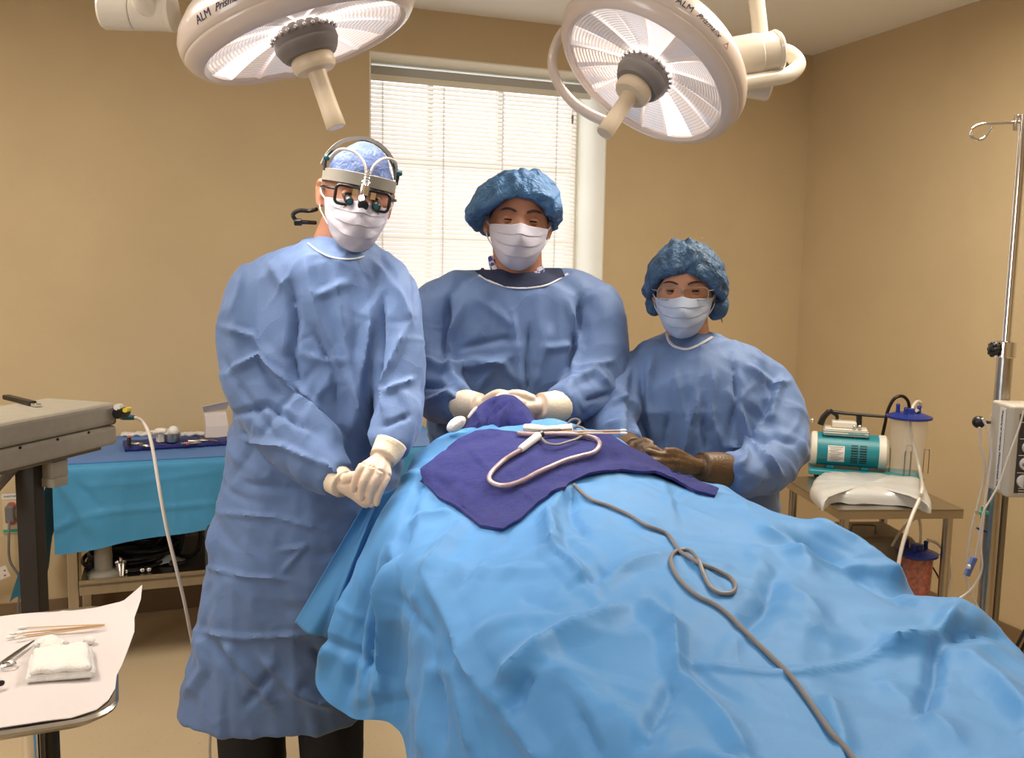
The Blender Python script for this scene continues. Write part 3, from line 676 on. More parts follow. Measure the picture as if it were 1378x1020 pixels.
# ================================================================ MAYO TRAY
tz0 = .88
cA, cB, cC, cD = onz(150, 818, tz0), onz(150, 952, tz0), onz(0, 980, tz0), onz(-5, 832, tz0)
ex = norm(norm(cB-cA)); 
ey = norm(np.cross((0, 0, 1), ex)); ey = ey if ey[0] < 0 else -ey     # towards the left, away from the right edge
tw = np.linalg.norm(cB-cA)+.03; tl = .50; cc = (cA+cB)/2+ey*tl/2
mt = thing('mayo_tray', 'steel instrument tray with rounded corners at the lower left corner', 'tray', cc-(0, 0, .018))
def rrect(a, b_, r, n=6):
    out = []
    for sx, sy, a0 in [(1, 1, 0), (-1, 1, 90), (-1, -1, 180), (1, -1, 270)]:
        for k in range(n+1):
            t = math.radians(a0+90*k/n); out.append((sx*(a-r)+r*math.cos(t), sy*(b_-r)+r*math.sin(t)))
    return out
G = []
for inset, z_ in [(.03, -.016), (.016, -.015), (.010, -.004), (.004, 0), (-.006, .001), (-.010, -.003), (-.008, -.008), (-.002, -.006), (.008, -.019), (.03, -.020)]:
    G.append([cc+ex*x+ey*y+np.array([0, 0, z_]) for x, y in rrect(tw/2-inset, tl/2-inset, .05-inset*.5)])
b = MB(); b.grid(G, wrap=True); n = len(G[0]); b.f.append(tuple(range(n))); b.m.append(0); b.f.append(tuple(len(b.v)-n+k for k in range(n))[::-1]); b.m.append(0)
make('tray', b, 'steel', mt)
ms = thing('mayo_stand', 'steel post stand with dark base under the tray at lower left', 'stand', (cc[0], cc[1], 0))
pp = onz(42, 1010, .78); pp = np.array([pp[0], pp[1], 0])
b = MB(); b.cyl(pp+(0, 0, .05), pp+(0, 0, tz0-.024), .0125, seg=18); make('post', b, 'chrome', ms)
b = MB(); b.cyl(pp+(.022, .02, .05), pp+(.022, .02, tz0-.05), .011, seg=18); make('inner_post', b, 'dark_post', ms)
b = MB(); b.box(pp+ey*.08+(0, 0, tz0-.030), (.04, .24, .010), np.array([ex, ey, BZ])); make('arm', b, 'steel', ms, smooth=False)
b = MB(); b.tube([pp+ey*.3+(0, 0, .035), pp+(0, 0, .05), pp-ey*.12+ex*.2+(0, 0, .035)], .018, 8); b.tube([pp+(0, 0, .05), pp-ey*.12-ex*.2+(0, 0, .035)], .018, 8, 3); make('base', b, 'dark_post', ms)
# paper liner over the tray
poly = [(-60, 875), (0, 829), (66, 824), (130, 817), (192, 805), (190, 818), (181, 835), (181, 850), (172, 875), (164, 895), (157, 908), (155, 925), (146, 940), (130, 953), (95, 966), (40, 974), (0, 978), (-60, 985)]
zp = tz0+.004
class PlaneTree:
    def ray_cast(self, o, d):
        z_ = zp; t = (z_-o[2])/d[2]; p = Vector(o)+Vector(d)*t; return (p, Vector((0, 0, 1)), 0, t)
mb, V = drape_patch(PlaneTree(), poly, 6, 0, .0012)
V2 = np.array(mb.v); q = project(V2)
lift = .0015*np.sin(V2[:, 0]*35+V2[:, 1]*20)+.03*np.clip((q[:, 0]-165)/30, 0, 1)*np.clip((850-q[:, 1])/45, 0, 1)
fold = np.exp(-(((q[:, 0]-0)*(-.82)+(q[:, 1]-945)*(-.57))/3.)**2)
V2[:, 2] += lift+.0016*fold
mb.v = [tuple(p) for p in V2]
lp = tag(make('tray_paper', mb, 'paper', loc=cc+(0, 0, .004), smooth=60), 'white paper liner with a raised corner spread over the steel tray', 'paper')
zs = zp+.004
# swabs on tray
def swab(name, p, q, lab, grp=None, r=.0011):
    s_ = thing(name, lab, 'swab', p, grp); b = MB(); b.cyl(p, q, r, seg=8); make('stick', b, 'wood', s_); d = norm(q-p)
    b = MB(); b.lathe([(.0012, -.002), (.0026, .002), (.0027, .009), (.0012, .014)], p, d, 10); make('cotton_tip', b, 'gauze', s_); return s_
sw = [((25, 845), (141, 840)), ((10, 858), (140, 841)), ((14, 853), (138, 842)), ((22, 859), (141, 842)), ((24, 852), (139, 840.5))]
lab5 = ['topmost cotton swab, nearly level, on the tray paper', 'cotton swab reaching furthest left in the swab bunch', 'second lowest cotton swab of the bunch on the tray', 'lowest cotton swab in the bunch nearest the gauze', 'middle cotton swab lying across the others on the tray']
for k, (a, c) in enumerate(sw): swab('cotton_swab', onz(*a, zs+.0012*k), onz(*c, zs+.0012*k+.001), lab5[k], 'cotton swabs on the tray')
# folded gauze stack
gc = onz(83, 905, zp); 
g0, g1, g2, g3 = onz(37, 922, zp), onz(127, 914, zp), onz(121, 876, zp), onz(44, 886, zp)
gs = thing('gauze_pad_stack', 'thick folded white gauze pads on the tray paper', 'gauze', gc)
for L_ in range(3):
    G = []
    for i in range(18):
        row = []
        for j in range(14):
            a, c = i/17, j/13; p = (g0*(1-a)+g1*a)*(1-c)+(g3*(1-a)+g2*a)*c; edge = min(a, 1-a, c, 1-c)
            z_ = .003+.0075*L_+.006*(1-math.exp(-edge*14))+.0015*math.sin(i*.9+L_)*math.sin(j*.8+L_*2)
            p = p+(p-gc)*(.0-.03*L_*(1 if L_ else 0))+np.array([0, 0, z_]); row.append(p)
        G.append(row)
    b = MB(); b.grid(G); make('pad', b, 'gauze', gs, solid=.006)
gp_ = onz(68, 879, zp); b = MB(); G = []
for i in range(10): G.append([gp_+np.array([(i/9-.5)*.045, (j/7-.5)*.03-(i/9-.5)*.02, .010+.010*math.sin(i/9*3.1)*math.sin(j/7*3.1)+.002*math.sin(i+j*2)]) for j in range(8)])
b.grid(G); tag(make('gauze_square', b, 'gauze', loc=gp_, solid=.009), 'small folded gauze square behind the thick gauze stack', 'gauze')
p = onz(120, 862, zp+.006); tag(make('cotton_ball', MB().sphere(p, (.010, .010, .007), 16, 10), 'gauze', loc=p-(0, 0, .006)), 'small white cotton ball at the far corner of the gauze', 'cotton ball')
# scissors
s0_, s1_ = onz(3, 893, zs+.003), onz(46, 862, zs+.003); dd = norm(s1_-s0_); dn = np.cross((0, 0, 1), dd)
sc_ = thing('surgical_scissors', 'small steel scissors with finger rings at the left edge of the tray', 'scissors', s0_)
b = MB(); b.tube([s0_, s0_*.5+s1_*.5, s1_], [.0035, .003, .0012], 8, flat=.6); make('blade', b, 'steel_dark', sc_)
b = MB(); b.tube([s0_+dn*.003, s0_*.45+s1_*.55+dn*.002, s1_+dn*.0006], [.003, .003, .0012], 8, flat=.6); make('blade', b, 'steel_dark', sc_)
for c_, m_ in (((10, 894), 1), ((-16, 908), 1), ):
    c_ = onz(*c_, zs+.003); P = [c_+np.array([.012*math.cos(a), .008*math.sin(a), 0]) for a in np.linspace(0, 2*math.pi, 13)[:-1]]; b = MB(); b.tube(P, .0022, 8, 3, closed=True); make('finger_ring', b, 'chrome', sc_)
p = onz(-3, 920, zs+.006); b = MB(); b.tube([p+(-.05, -.01, 0), p, p+(.004, .006, 0)], [.005, .005, .003], 8); tag(make('dark_instrument', b, 'black', loc=p), 'dark instrument end poking in at the left edge of the tray', 'instrument')

# ================================================================ OPERATING TABLE AND DRAPE
ot = thing('operating_table', 'operating table hidden under the large blue drape', 'operating table', (.32, 1.35, 0))
aA = norm((.5, -.866, 0)); bA = norm((.866, .5, 0)); cT = np.array([.32, 1.35, 0])
b = MB(); b.box(cT+(0, 0, .80), (1.3, .48, .09), np.array([aA, bA, BZ])); make('mattress', b, 'black_matte', ot, smooth=False, bevel=.02)
b = MB(); b.box(cT+(0, 0, .735), (1.25, .46, .03), np.array([aA, bA, BZ])); make('tabletop', b, 'steel', ot, smooth=False)
b = MB(); b.box(cT+(0, 0, .41), (.28, .26, .61), np.array([aA, bA, BZ])); make('column', b, 'white_trim', ot, smooth=False, bevel=.01)
b = MB(); b.box(cT+(0, 0, .055), (.85, .42, .10), np.array([aA, bA, BZ])); make('base', b, 'bracket', ot, smooth=False, bevel=.02)

def Pz(px, py, Y): return at(px, py, Y)
A0 = [(-1, 0)]
rows = []
def sidepts(edge, mid, hem): return [hem, (hem+mid)/2+ (mid-edge)*.0, mid]
def out(p, d, dz): return p+d*np.array([1, 1, 0])+np.array([0, 0, dz])
bL = -bA; bR = bA
rows_def = [  # left hem, left mid, edge + top points, right mid, right hem
 # back (head end), hanging down behind
 dict(L=[at(560, 760, 2.02), at(566, 680, 2.03)], T=[at(575, 640, 2.05), at(630, 625, 2.08), at(700, 620, 2.10), at(790, 625, 2.10), at(900, 665, 2.07), at(985, 705, 2.04)], R=None),
 dict(L=[at(556, 790, 1.95), at(560, 690, 1.96)], T=[at(582, 622, 1.98), at(630, 596, 2.02), at(700, 587, 2.04), at(790, 590, 2.04), at(905, 650, 2.0), at(985, 692, 1.97)], R=None),
 dict(L=[at(470, 830, 1.84), at(500, 740, 1.85)], T=[at(543, 644, 1.88), at(605, 612, 1.90), at(690, 597, 1.92), at(800, 603, 1.93), at(910, 655, 1.90), at(1050, 702, 1.88)], R=None),
 dict(L=[at(426, 914, 1.74), at(470, 800, 1.77)], T=[at(525, 682, 1.80), at(600, 655, 1.80), at(690, 640, 1.80), at(800, 640, 1.81), at(930, 680, 1.80), at(1100, 712, 1.83)], R=None),
 dict(L=[at(471, 964, 1.66), at(500, 830, 1.70)], T=[at(528, 715, 1.72), at(610, 700, 1.70), at(700, 690, 1.69), at(800, 685, 1.69), at(950, 700, 1.71), at(1155, 727, 1.76)], R=None),
 dict(L=[at(527, 974, 1.58), at(530, 880, 1.62)], T=[at(545, 765, 1.60), at(630, 740, 1.58), at(720, 730, 1.57), at(830, 728, 1.57), at(970, 738, 1.62), at(1195, 764, 1.68)], R=None),
 dict(L=[at(548, 1040, 1.50), at(552, 930, 1.52)], T=[at(578, 810, 1.48), at(665, 785, 1.45), at(760, 775, 1.44), at(880, 770, 1.45), at(1010, 775, 1.50), at(1238, 813, 1.58)], R=None),
 dict(L=None, T=[at(648, 868, 1.31), at(745, 850, 1.28), at(850, 845, 1.27), at(980, 850, 1.28), at(1110, 838, 1.36), at(1306, 818, 1.47)], R=None),
 dict(L=None, T=[at(745, 945, 1.15), at(850, 940, 1.11), at(960, 945, 1.10), at(1100, 945, 1.13), at(1220, 935, 1.19), at(1396, 905, 1.33)], R=None),
 dict(L=None, T=[at(855, 1025, 1.00), at(1000, 1040, .96), at(1150, 1040, .97), at(1270, 1030, .99), at(1370, 1005, 1.04), at(1480, 965, 1.15)], R=None),
 dict(L=None, T=[at(960, 1115, .88), at(1100, 1140, .84), at(1250, 1140, .84), at(1350, 1120, .86), at(1430, 1090, .90), at(1560, 1030, 1.0)], R=None),
]
G = []
for ri, r in enumerate(rows_def):
    T = r['T']; L = r['L']
    if L is None:
        e0 = T[0]; L = [e0+bL*.12+np.array([0, 0, .42-e0[2]]), e0+bL*.075+np.array([0, 0, .70-e0[2]])]
    eR = T[-1]; R_ = [eR+bR*.05+np.array([0, 0, -.2]), eR+bR*.09+np.array([0, 0, .45-eR[2]])]
    if ri == 0: R_ = [eR+bR*.05+np.array([0, 0, -.2]), eR+bR*.08+np.array([0, 0, -.5])]
    G.append([L[0], (L[0]+L[1])/2, L[1]]+T+R_)
last = G[-1]; G.append([p*[1, 1, 0]+aA*.05+np.array([0, 0, .45]) if True else p for p in last])
# top row hanging behind: push the first row down
G[0] = [p*np.array([1, 1, 0])+np.array([0, 0, min(p[2], .72)]) for p in G[0]]
G = np.array(G)
def resample(G, nu, nv):
    rowsN = []
    for r in G:                        # along columns by arc length
        C = np.array(catmull(list(r), 16)); s_ = np.r_[0, np.cumsum(np.linalg.norm(np.diff(C, axis=0), axis=1))]
        # keep column correspondence: sample by parameter blended with arc length
        tp = np.linspace(0, 1, len(C)); ta = s_/s_[-1]; t = .35*tp+.65*ta
        tt = np.linspace(0, 1, nv); rowsN.append(np.stack([np.interp(tt, t, C[:, k]) for k in range(3)], 1))
    A = np.array(rowsN); cols = []
    for j in range(nv):
        C = np.array(catmull(list(A[:, j]), 16)); tp = np.linspace(0, 1, len(C)); s_ = np.r_[0, np.cumsum(np.linalg.norm(np.diff(C, axis=0), axis=1))]; t = .6*tp+.4*s_/s_[-1]
        tt = np.linspace(0, 1, nu); cols.append(np.stack([np.interp(tt, t, C[:, k]) for k in range(3)], 1))
    return np.transpose(np.array(cols), (1, 0, 2))
NU, NV = 300, 330
G = resample(G, NU, NV)
mb = MB(); mb.grid(G); V = np.array(mb.v); N = normals(V, mb.f)
if N[(NU//2)*NV+NV//2][2] < 0: N = -N
ds = [([(527, 735), (530, 830), (522, 930)], 16, .022, .6), ([(560, 690), (525, 760), (505, 850), (490, 930)], 16, -.02), ([(470, 780), (450, 850), (432, 900)], 18, .012),
      ([(575, 775), (612, 840), (640, 900), (665, 945)], 26, .018, .7), ([(575, 775), (560, 830), (556, 960)], 20, .016), ([(630, 700), (600, 735), (572, 780)], 22, .016),
      ([(545, 700), (610, 690)], 14, .010), ([(575, 640), (530, 735)], 14, -.010), ([(700, 715), (650, 745), (610, 800)], 18, -.010),
      ([(735, 690), (742, 745), (792, 796)], 24, .020), ([(792, 796), (850, 762), (905, 752)], 18, .012), ([(730, 735), (792, 796)], 10, -.012, 1.5),
      ([(790, 800), (815, 770)], 22, -.010), ([(860, 808), (905, 855), (912, 911)], 26, .020), ([(912, 911), (890, 960), (862, 1015)], 26, -.013), ([(912, 905), (960, 960), (1010, 1030)], 30, .012),
      ([(668, 930), (705, 890), (745, 862), (810, 835), (860, 815)], 30, .020), ([(668, 930), (700, 975), (740, 1030)], 26, .014), ([(720, 905), (690, 960)], 20, -.012),
      ([(1060, 720), (1110, 745), (1190, 795), (1235, 815)], 24, -.020), ([(1085, 700), (1150, 735), (1215, 790)], 18, .018), ([(1020, 712), (1060, 735), (1100, 775)], 26, .014),
      ([(1262, 862), (1330, 848), (1380, 868)], 26, -.018), ([(1262, 862), (1256, 920), (1235, 975)], 22, -.018), ([(1290, 812), (1262, 858), (1180, 880)], 26, .016), ([(1285, 880), (1350, 930), (1400, 985)], 34, .018),
      ([(911, 890), (1000, 905), (1081, 911), (1160, 890), (1250, 854)], 9, .006), ([(1045, 770), (1030, 820), (1000, 855)], 34, -.016), ([(1000, 745), (1060, 800), (1120, 850)], 34, .012),
      ([(840, 700), (930, 735), (990, 740)], 22, .008), ([(760, 660), (740, 700), (752, 735)], 16, .014), ([(770, 655), (768, 700), (790, 730)], 14, -.010), ([(900, 760), (985, 770)], 20, .008),
      ([(1110, 940), (1140, 1020)], 26, .010), ([(780, 960), (810, 1020)], 22, -.010), ([(590, 870), (600, 1010)], 18, -.014), ([(620, 900), (640, 1015)], 16, .012), ([(540, 800), (590, 860)], 12, -.008),
      ([(1180, 920), (1300, 1010)], 30, .010), ([(700, 800), (760, 830)], 24, -.008), ([(950, 650), (1010, 690)], 14, .004)]
ds += [([(537, 740), (520, 850), (512, 960)], 19, .017), ([(508, 760), (485, 850), (466, 950)], 18, -.014), ([(520, 735), (500, 830), (487, 955)], 16, .013), ([(562, 800), (552, 900), (545, 970)], 18, -.013), ([(590, 880), (578, 960), (574, 1020)], 20, .013)]
ds = [(s[0], s[1]*.8, s[2]*1.0)+tuple(s[3:]) for s in ds]
d = stroke_field(V, N, ds)
fl = (V[:, 2] < .97)
d = d*1.15+random_creases(V, N, 90, (.08, .24), (.014, .034), (.003, .009), 11)+.006*ridged(V*6, 2)+.003*ridged(V*14, 5)
d += np.where(fl, .009*np.clip((.90-V[:, 2])/.25, 0, 1)*np.clip(((V@aA)+1.15)*3, 0, 1)*np.sin((V@aA)*34+3*np.sin((V@aA)*9)), 0)
V = V+N*d[:, None]; V[:, 2] = np.maximum(V[:, 2], .40)
mb.v = [tuple(p) for p in V]
DR = tag(make('surgical_drape', mb, 'drape', loc=(.32, 1.35, .95), smooth=75), 'large bright blue drape covering the patient and operating table', 'drape')
DT = bvh(V, mb.f)
# the loose corner sheet that hangs beside the surgeon
G = []
TL, BLc, BR_, TR = at(492, 676, 1.84), at(394, 841, 1.88), at(480, 872, 1.85), at(545, 650, 1.90)
for i in range(60):
    a = i/59; p0 = TL*(1-a)+BLc*a; p1 = TR*(1-a)+BR_*a; row = []
    for j in range(40):
        c = j/39; p = p0*(1-c)+p1*c; y_ = .016*math.sin(c*9+a*2)*a+.010*math.sin(c*4+1)*(1-a)-.012*math.exp(-((c-.35-.2*a)/.06)**2); row.append(p+np.array([0, y_, 0]))
    G.append(row)
b = MB(); b.grid(G)
tag(make('side_drape', b, 'drape', loc=(TL+BR_)/2, solid=.001, smooth=75), 'pointed loose corner of blue drape hanging below the surgeon hands', 'drape')

# towels
poly = [(617.6, 594), (600, 608), (583, 622), (566, 635), (570, 648), (590, 672), (617, 688), (646, 711), (676, 716), (700, 703), (723, 682), (745, 665), (770, 650), (790, 644), (817, 638), (834, 637), (877, 641), (905, 651), (935, 664), (962, 670),
        (966, 662), (929, 645), (897, 633), (868, 615), (834, 598), (819, 587), (790, 585), (755, 584), (700, 585), (660, 581), (640, 583)]
tst = [([(622, 598), (640, 622), (660, 638), (700, 664), (722, 682)], 5, -.0035), ([(630, 600), (668, 645), (724, 676)], 9, .004), ([(640, 668), (690, 630), (740, 600)], 9, .003), ([(617, 594), (650, 584), (700, 590)], 8, .004),
       ([(770, 650), (820, 625), (870, 632), (930, 655)], 10, .007), ([(740, 655), (790, 635), (840, 615)], 9, -.003), ([(570, 640), (610, 672), (660, 705)], 7, .003), ([(780, 610), (840, 606)], 10, .004)]
mb, V = drape_patch(DT, poly, 4.5, .008, .006, tst, .0015)
tw_ = tag(make('navy_towel', mb, 'towel', loc=V.mean(0), smooth=60), 'dark navy towel spread flat over the chest of the blue drape', 'towel')
TT = bvh(np.array(mb.v), mb.f)
class Both:
    def ray_cast(self, o, d):
        a = DT.ray_cast(o, d); c = TT.ray_cast(o, d)
        if a[0] is None: return c
        if c[0] is None: return a
        return a if a[3] < c[3] else c
BT = Both()
# bunched towel covering the middle man's hands: an arch of folded cloth
TO = at(692, 572, 2.06)
Gm = []; sil = [(624, 580), (632, 562), (641, 549), (655, 538), (672, 532), (690, 534), (704, 542), (713, 553), (721, 566), (728, 578)]
mb = MB(); 
for i, (x, y) in enumerate([np.array(p) for p in catmull([np.array(p, float) for p in sil], 5)]):
    top = at(x, y, 2.05); fr = at(x+(x-676)*.12, 584+ (676-x)*.02, 1.985); bk = at(x, y+16, 2.13); bk[2] = min(bk[2], top[2]-.01); row = []
    for p in catmull([fr, fr*.62+top*.38+np.array([0, -.018, 0]), fr*.2+top*.8+np.array([0, -.012, 0]), top, (top+bk)/2+np.array([0, 0, .003]), bk], 6): row.append(p)
    Gm.append(row)
mb.grid(Gm); V = np.array(mb.v); N = normals(V, mb.f); N *= np.sign(-(N*(V-CAM)).sum(1))[:, None]
d = stroke_field(V, N, [([(668, 534), (656, 555), (650, 580)], 6, -.012), ([(640, 552), (648, 568), (640, 580)], 6, .010), ([(690, 536), (676, 560), (670, 582)], 8, .012), ([(682, 545), (664, 556), (660, 578)], 5, -.010), ([(700, 550), (715, 575)], 9, .006)])+.003*ridged(V*22, 5)
mb.v = [tuple(p) for p in V+N*d[:, None]]
tag(make('bunched_towel', mb, 'towel', loc=TO, solid=.006, smooth=60), 'navy towel bunched into an arch over the middle man gloved hands', 'towel')
# white gauze by the towel, brightly lit
gb = at(614, 571, 1.95); b = MB(); A = np.array([norm((1, 0, .75)), (0, 1, 0), norm((-.75, 0, 1))]); b.sphere(gb, (.024, .012, .014), 18, 12, ax=A)
b.tube([at(630, 562, 1.97), at(637, 553, 1.975), at(642, 547, 1.98)], [.003, .004, .002], 8)
gauze_at = gb
tag(make('gauze_sponge', b, 'gauze', loc=gb), 'very bright white gauze sponge at the left end of the bunched towel', 'gauze')
# suction tube, cautery handle, cords
P = onto(BT, [(702, 609), (681, 622), (664, 637), (661, 648), (669, 656), (684, 657), (705, 650), (722, 641), (740, 633), (760, 624), (780, 618), (797, 612), (805, 604), (802, 596), (788, 591), (768, 589), (745, 588), (710, 589), (695, 587)], .008)
b = MB(); b.tube(P, .0050, 10, 5); su = thing('suction_tube', 'pinkish clear suction tubing looped in a hook on the navy towel', 'tube', P[0]); make('tubing', b, 'tube_pink', su)
h0, h1 = onto(BT, [(700, 610)], .009)[0], onto(BT, [(724, 594)], .012)[0]
ch = thing('cautery_cable', 'grey electrosurgical cable with white connector, looping on the towel and down the drape', 'cable', (h0+h1)/2)
b = MB(); b.lathe([(.0065, 0), (.008, .01), (.0092, np.linalg.norm(h1-h0))], h0, h1-h0, 16); make('sleeve', b, 'white_plastic', ch)
b = MB(); b.lathe([(.0085, 0), (.0085, .012), (.005, .014)], h1, h1-h0, 16); make('black_end', b, 'black', ch)
P = onto(BT, [(728, 595), (736, 601), (748, 603), (762, 600), (775, 596), (784, 589), (784, 582), (777, 579)], .009)+[at(768, 577, 1.99), at(763, 573, 2.0), at(768, 566, 2.0), at(775, 564, 2.0), at(780, 567, 2.0), at(776, 573, 1.99), at(765, 578, 1.98)]+onto(BT, [(748, 582), (720, 584), (695, 587)], .008)
b = MB(); b.tube(P, .0028, 8, 6); make('looped_cord', b, 'grey_cable', ch)
g0, g1 = at(706, 575, 1.965), at(770, 576, 1.955); 
b = MB(); b.tube([g0, g0*.8+g1*.2+(0, -.006, .0), g0*.5+g1*.5-(0, 0, .003), g1+(0, 0, .002)], [.009, .010, .0085, .010], 10, 5, flat=.8); tag(make('gauze_roll', b, 'gauze', loc=g0), 'long white rolled gauze strip on the drape edge behind the cord', 'gauze')
a0, a1 = at(690, 583, 1.95), at(842, 579, 1.93); a2 = at(843, 583, 1.92)
for aa, lab in ((a1, 'upper of two long cotton swabs crossing on the navy towel'), (a2, 'lower of two long cotton swabs crossing on the navy towel')):
    swab('long_swab', aa, a0+(.004, .0, .001 if aa is a1 else -.001), lab, 'long swabs on the towel', r=.0016)
P = onto(DT, [(773, 655), (787, 669), (800, 677), (818, 683), (845, 695), (868, 709), (886, 716), (900, 724), (914, 744), (926, 752), (943, 762), (962, 770), (982, 781), (989, 793), (982, 801), (968, 801), (955, 792), (946, 773), (940, 757), (926, 744), (910, 745), (903, 755), (907, 772), (920, 790), (939, 806), (957, 815), (975, 827), (1000, 852), (1025, 876), (1047, 897), (1067, 918), (1085, 943), (1103, 968), (1122, 993), (1142, 1018), (1170, 1060)], .0045)
b = MB(); b.tube(P, .0036, 8, 5); make('long_cord', b, 'grey_cable', ch)

# ================================================================ PEOPLE
def head_mb(O, R, sc=1.0, jaw=1.0, nose=1.0):
    mb = MB(); nt_, npz = 72, 56; G = []
    for i in range(npz+1):
        ph_ = math.pi*i/npz; row = []
        for k in range(nt_):
            th = 2*math.pi*k/nt_; n = np.array([math.sin(ph_)*math.sin(th), -math.sin(ph_)*math.cos(th), math.cos(ph_)])
            a, bq, c = .0765, .098, .120
            p = n*np.array([a, bq, c])
            if p[2] < 0:
                t = -p[2]/c; p[0] *= 1-.30*t**1.6*jaw; 
                if n[1] < 0: p[1] = p[1]*(1-.04*t)-.004*t
                else: p[1] *= 1-.35*t
            if n[1] < 0:
                x, z = p[0], p[2]
                p[1] -= .020*nose*math.exp(-(x/.013)**2)*math.exp(-((z+.030)/.022)**2)
                p[1] -= .010*nose*math.exp(-(x/.010)**2)*math.exp(-((z+.012)/.022)**2)
                for s_ in (-1, 1): p[1] += .010*math.exp(-((x-s_*.032)/.017)**2-((z-.002)/.013)**2); p[1] -= .005*math.exp(-((x-s_*.034)/.020)**2-((z-.024)/.009)**2)
                p[1] -= .005*math.exp(-((abs(x)-.045)/.018)**2-((z+.025)/.018)**2)
                p[1] -= .007*math.exp(-(x/.022)**2-((z+.068)/.010)**2); p[1] += .004*math.exp(-(x/.02)**2-((z+.085)/.008)**2)
                p[1] -= .006*math.exp(-(x/.02)**2-((z+.105)/.012)**2)
            row.append(O+R@(p*sc))
        G.append(row)
    mb.grid(G, wrap=True)
    for s_ in (-1, 1):                   # ears
        base = np.array([s_*.078, .012, -.008])*sc
        P = [base+np.array([s_*x, y, z])*sc for x, y, z in [(0, -.006, -.028), (.006, .002, -.030), (.010, .014, -.008), (.013, .018, .014), (.010, .008, .028), (.002, -.006, .022)]]
        mb.tube([O+R@p for p in P], [.005, .007, .007, .007, .007, .005], 8, 4)
        mb.sphere(O+R@(base+np.array([s_*.002, .004, 0])*sc), (.008, .013, .024), 12, 8, ax=R.T)
    return mb
def rot(yaw=0, pitch=0, roll=0):
    return np.array(Matrix.Rotation(math.radians(yaw), 3, 'Z') @ Matrix.Rotation(math.radians(pitch), 3, 'X') @ Matrix.Rotation(math.radians(roll), 3, 'Y'))
def loft(mb, secs, seg=40, ex=2.3, close=True):
    G = []
    for (x0, x1, y, Y, ry) in secs:
        A = at(x0, y, Y); B = at(x1, y, Y); c = (A+B)/2; rx = np.linalg.norm(B-A)/2; row = []; dx = norm((B-A)*[1, 1, 0]); tilt = (B[2]-A[2])/2
        for k in range(seg):
            a = 2*math.pi*k/seg; ca, sa = math.cos(a), math.sin(a)
            q = np.sign(ca)*abs(ca)**(2/ex); s_ = np.sign(sa)*abs(sa)**(2/ex)
            row.append(c+dx*rx*q+np.array([-dx[1], dx[0], 0])*ry*s_+np.array([0, 0, tilt*q]))
        G.append(row)
    if True:                             # densify vertically
        G = np.array(G); G = np.transpose(np.array([catmull(list(G[:, k]), 3) for k in range(seg)]), (1, 0, 2))
    mb.grid(G, wrap=True); o = len(mb.v)-G.shape[0]*seg
    mb.f.append(tuple(o+k for k in range(seg))[::-1]); mb.m.append(0); mb.f.append(tuple(len(mb.v)-seg+k for k in range(seg))); mb.m.append(0)
    return mb
def shrink(secs, kx=.82, ky=.72): return [((x0+x1)/2-(x1-x0)/2*kx, (x0+x1)/2+(x1-x0)/2*kx, y, Y, ry*ky) for x0, x1, y, Y, ry in secs]
def tpx(mb, pts, seg=20, sm=5, k=1.0): mb.tube([at(x, y, Y) for x, y, Y, r in pts], [r*k for *_, r in pts], seg, sm)

def make_person(label, feet, headO, headR, skin, neck, torso, sleeveR, sleeveL, hipY, legs, gown_m, strokes, seed, headk={}, vox=.0062, shoulders=(), crease=110):
    # body: one continuous surface
    mb = head_mb(headO, headR, **headk); mb.tube(neck[0], neck[1], 24, 4)
    loft(mb, shrink(torso)); tpx(mb, sleeveR, 14, 4, .6); tpx(mb, sleeveL, 14, 4, .6)
    for lg in legs: mb.tube(lg, [.085, .075, .055, .045, .035], 14, 3); ft = lg[-1]; mb.tube([ft+(0, .03, .0), ft+(0, -.06, -.01), ft+(0, -.15, -.02)], [.038, .036, .024], 12, 3)
    V, Fc = remesh(mb, .0048, 2)
    body = make('person', from_arrays(V, Fc), skin, loc=feet, smooth=180, merge=False); tag(body, label, 'person')
    tree_b = bvh(V, Fc)
    g = MB(); loft(g, torso); tpx(g, sleeveR); tpx(g, sleeveL)
    for sh in shoulders: tpx(g, sh, 20, 6)
    V, Fc = remesh(g, vox, 14, .6); N = normals(V, Fc)
    if ((V-V.mean(0))*N).sum() < 0: N = -N
    d = 1.55*stroke_field(V, N, [(q[0], q[1]*.85)+tuple(q[2:]) for q in strokes])+random_creases(V, N, crease, (.05, .18), (.012, .030), (.003, .0085), seed, bias=(0, 0, .3))+random_creases(V, N, 110, (.03, .09), (.007, .014), (.0018, .0042), seed+9)
    d += .005*ridged(V*np.array([10, 10, 6]), seed)+.0028*ridged(V*np.array([22, 22, 13]), seed+4)
    V = V+N*d[:, None]
    gown = make('surgical_gown', from_arrays(V, Fc), gown_m, body, smooth=70, merge=False)
    return body, gown, bvh(V, Fc), tree_b
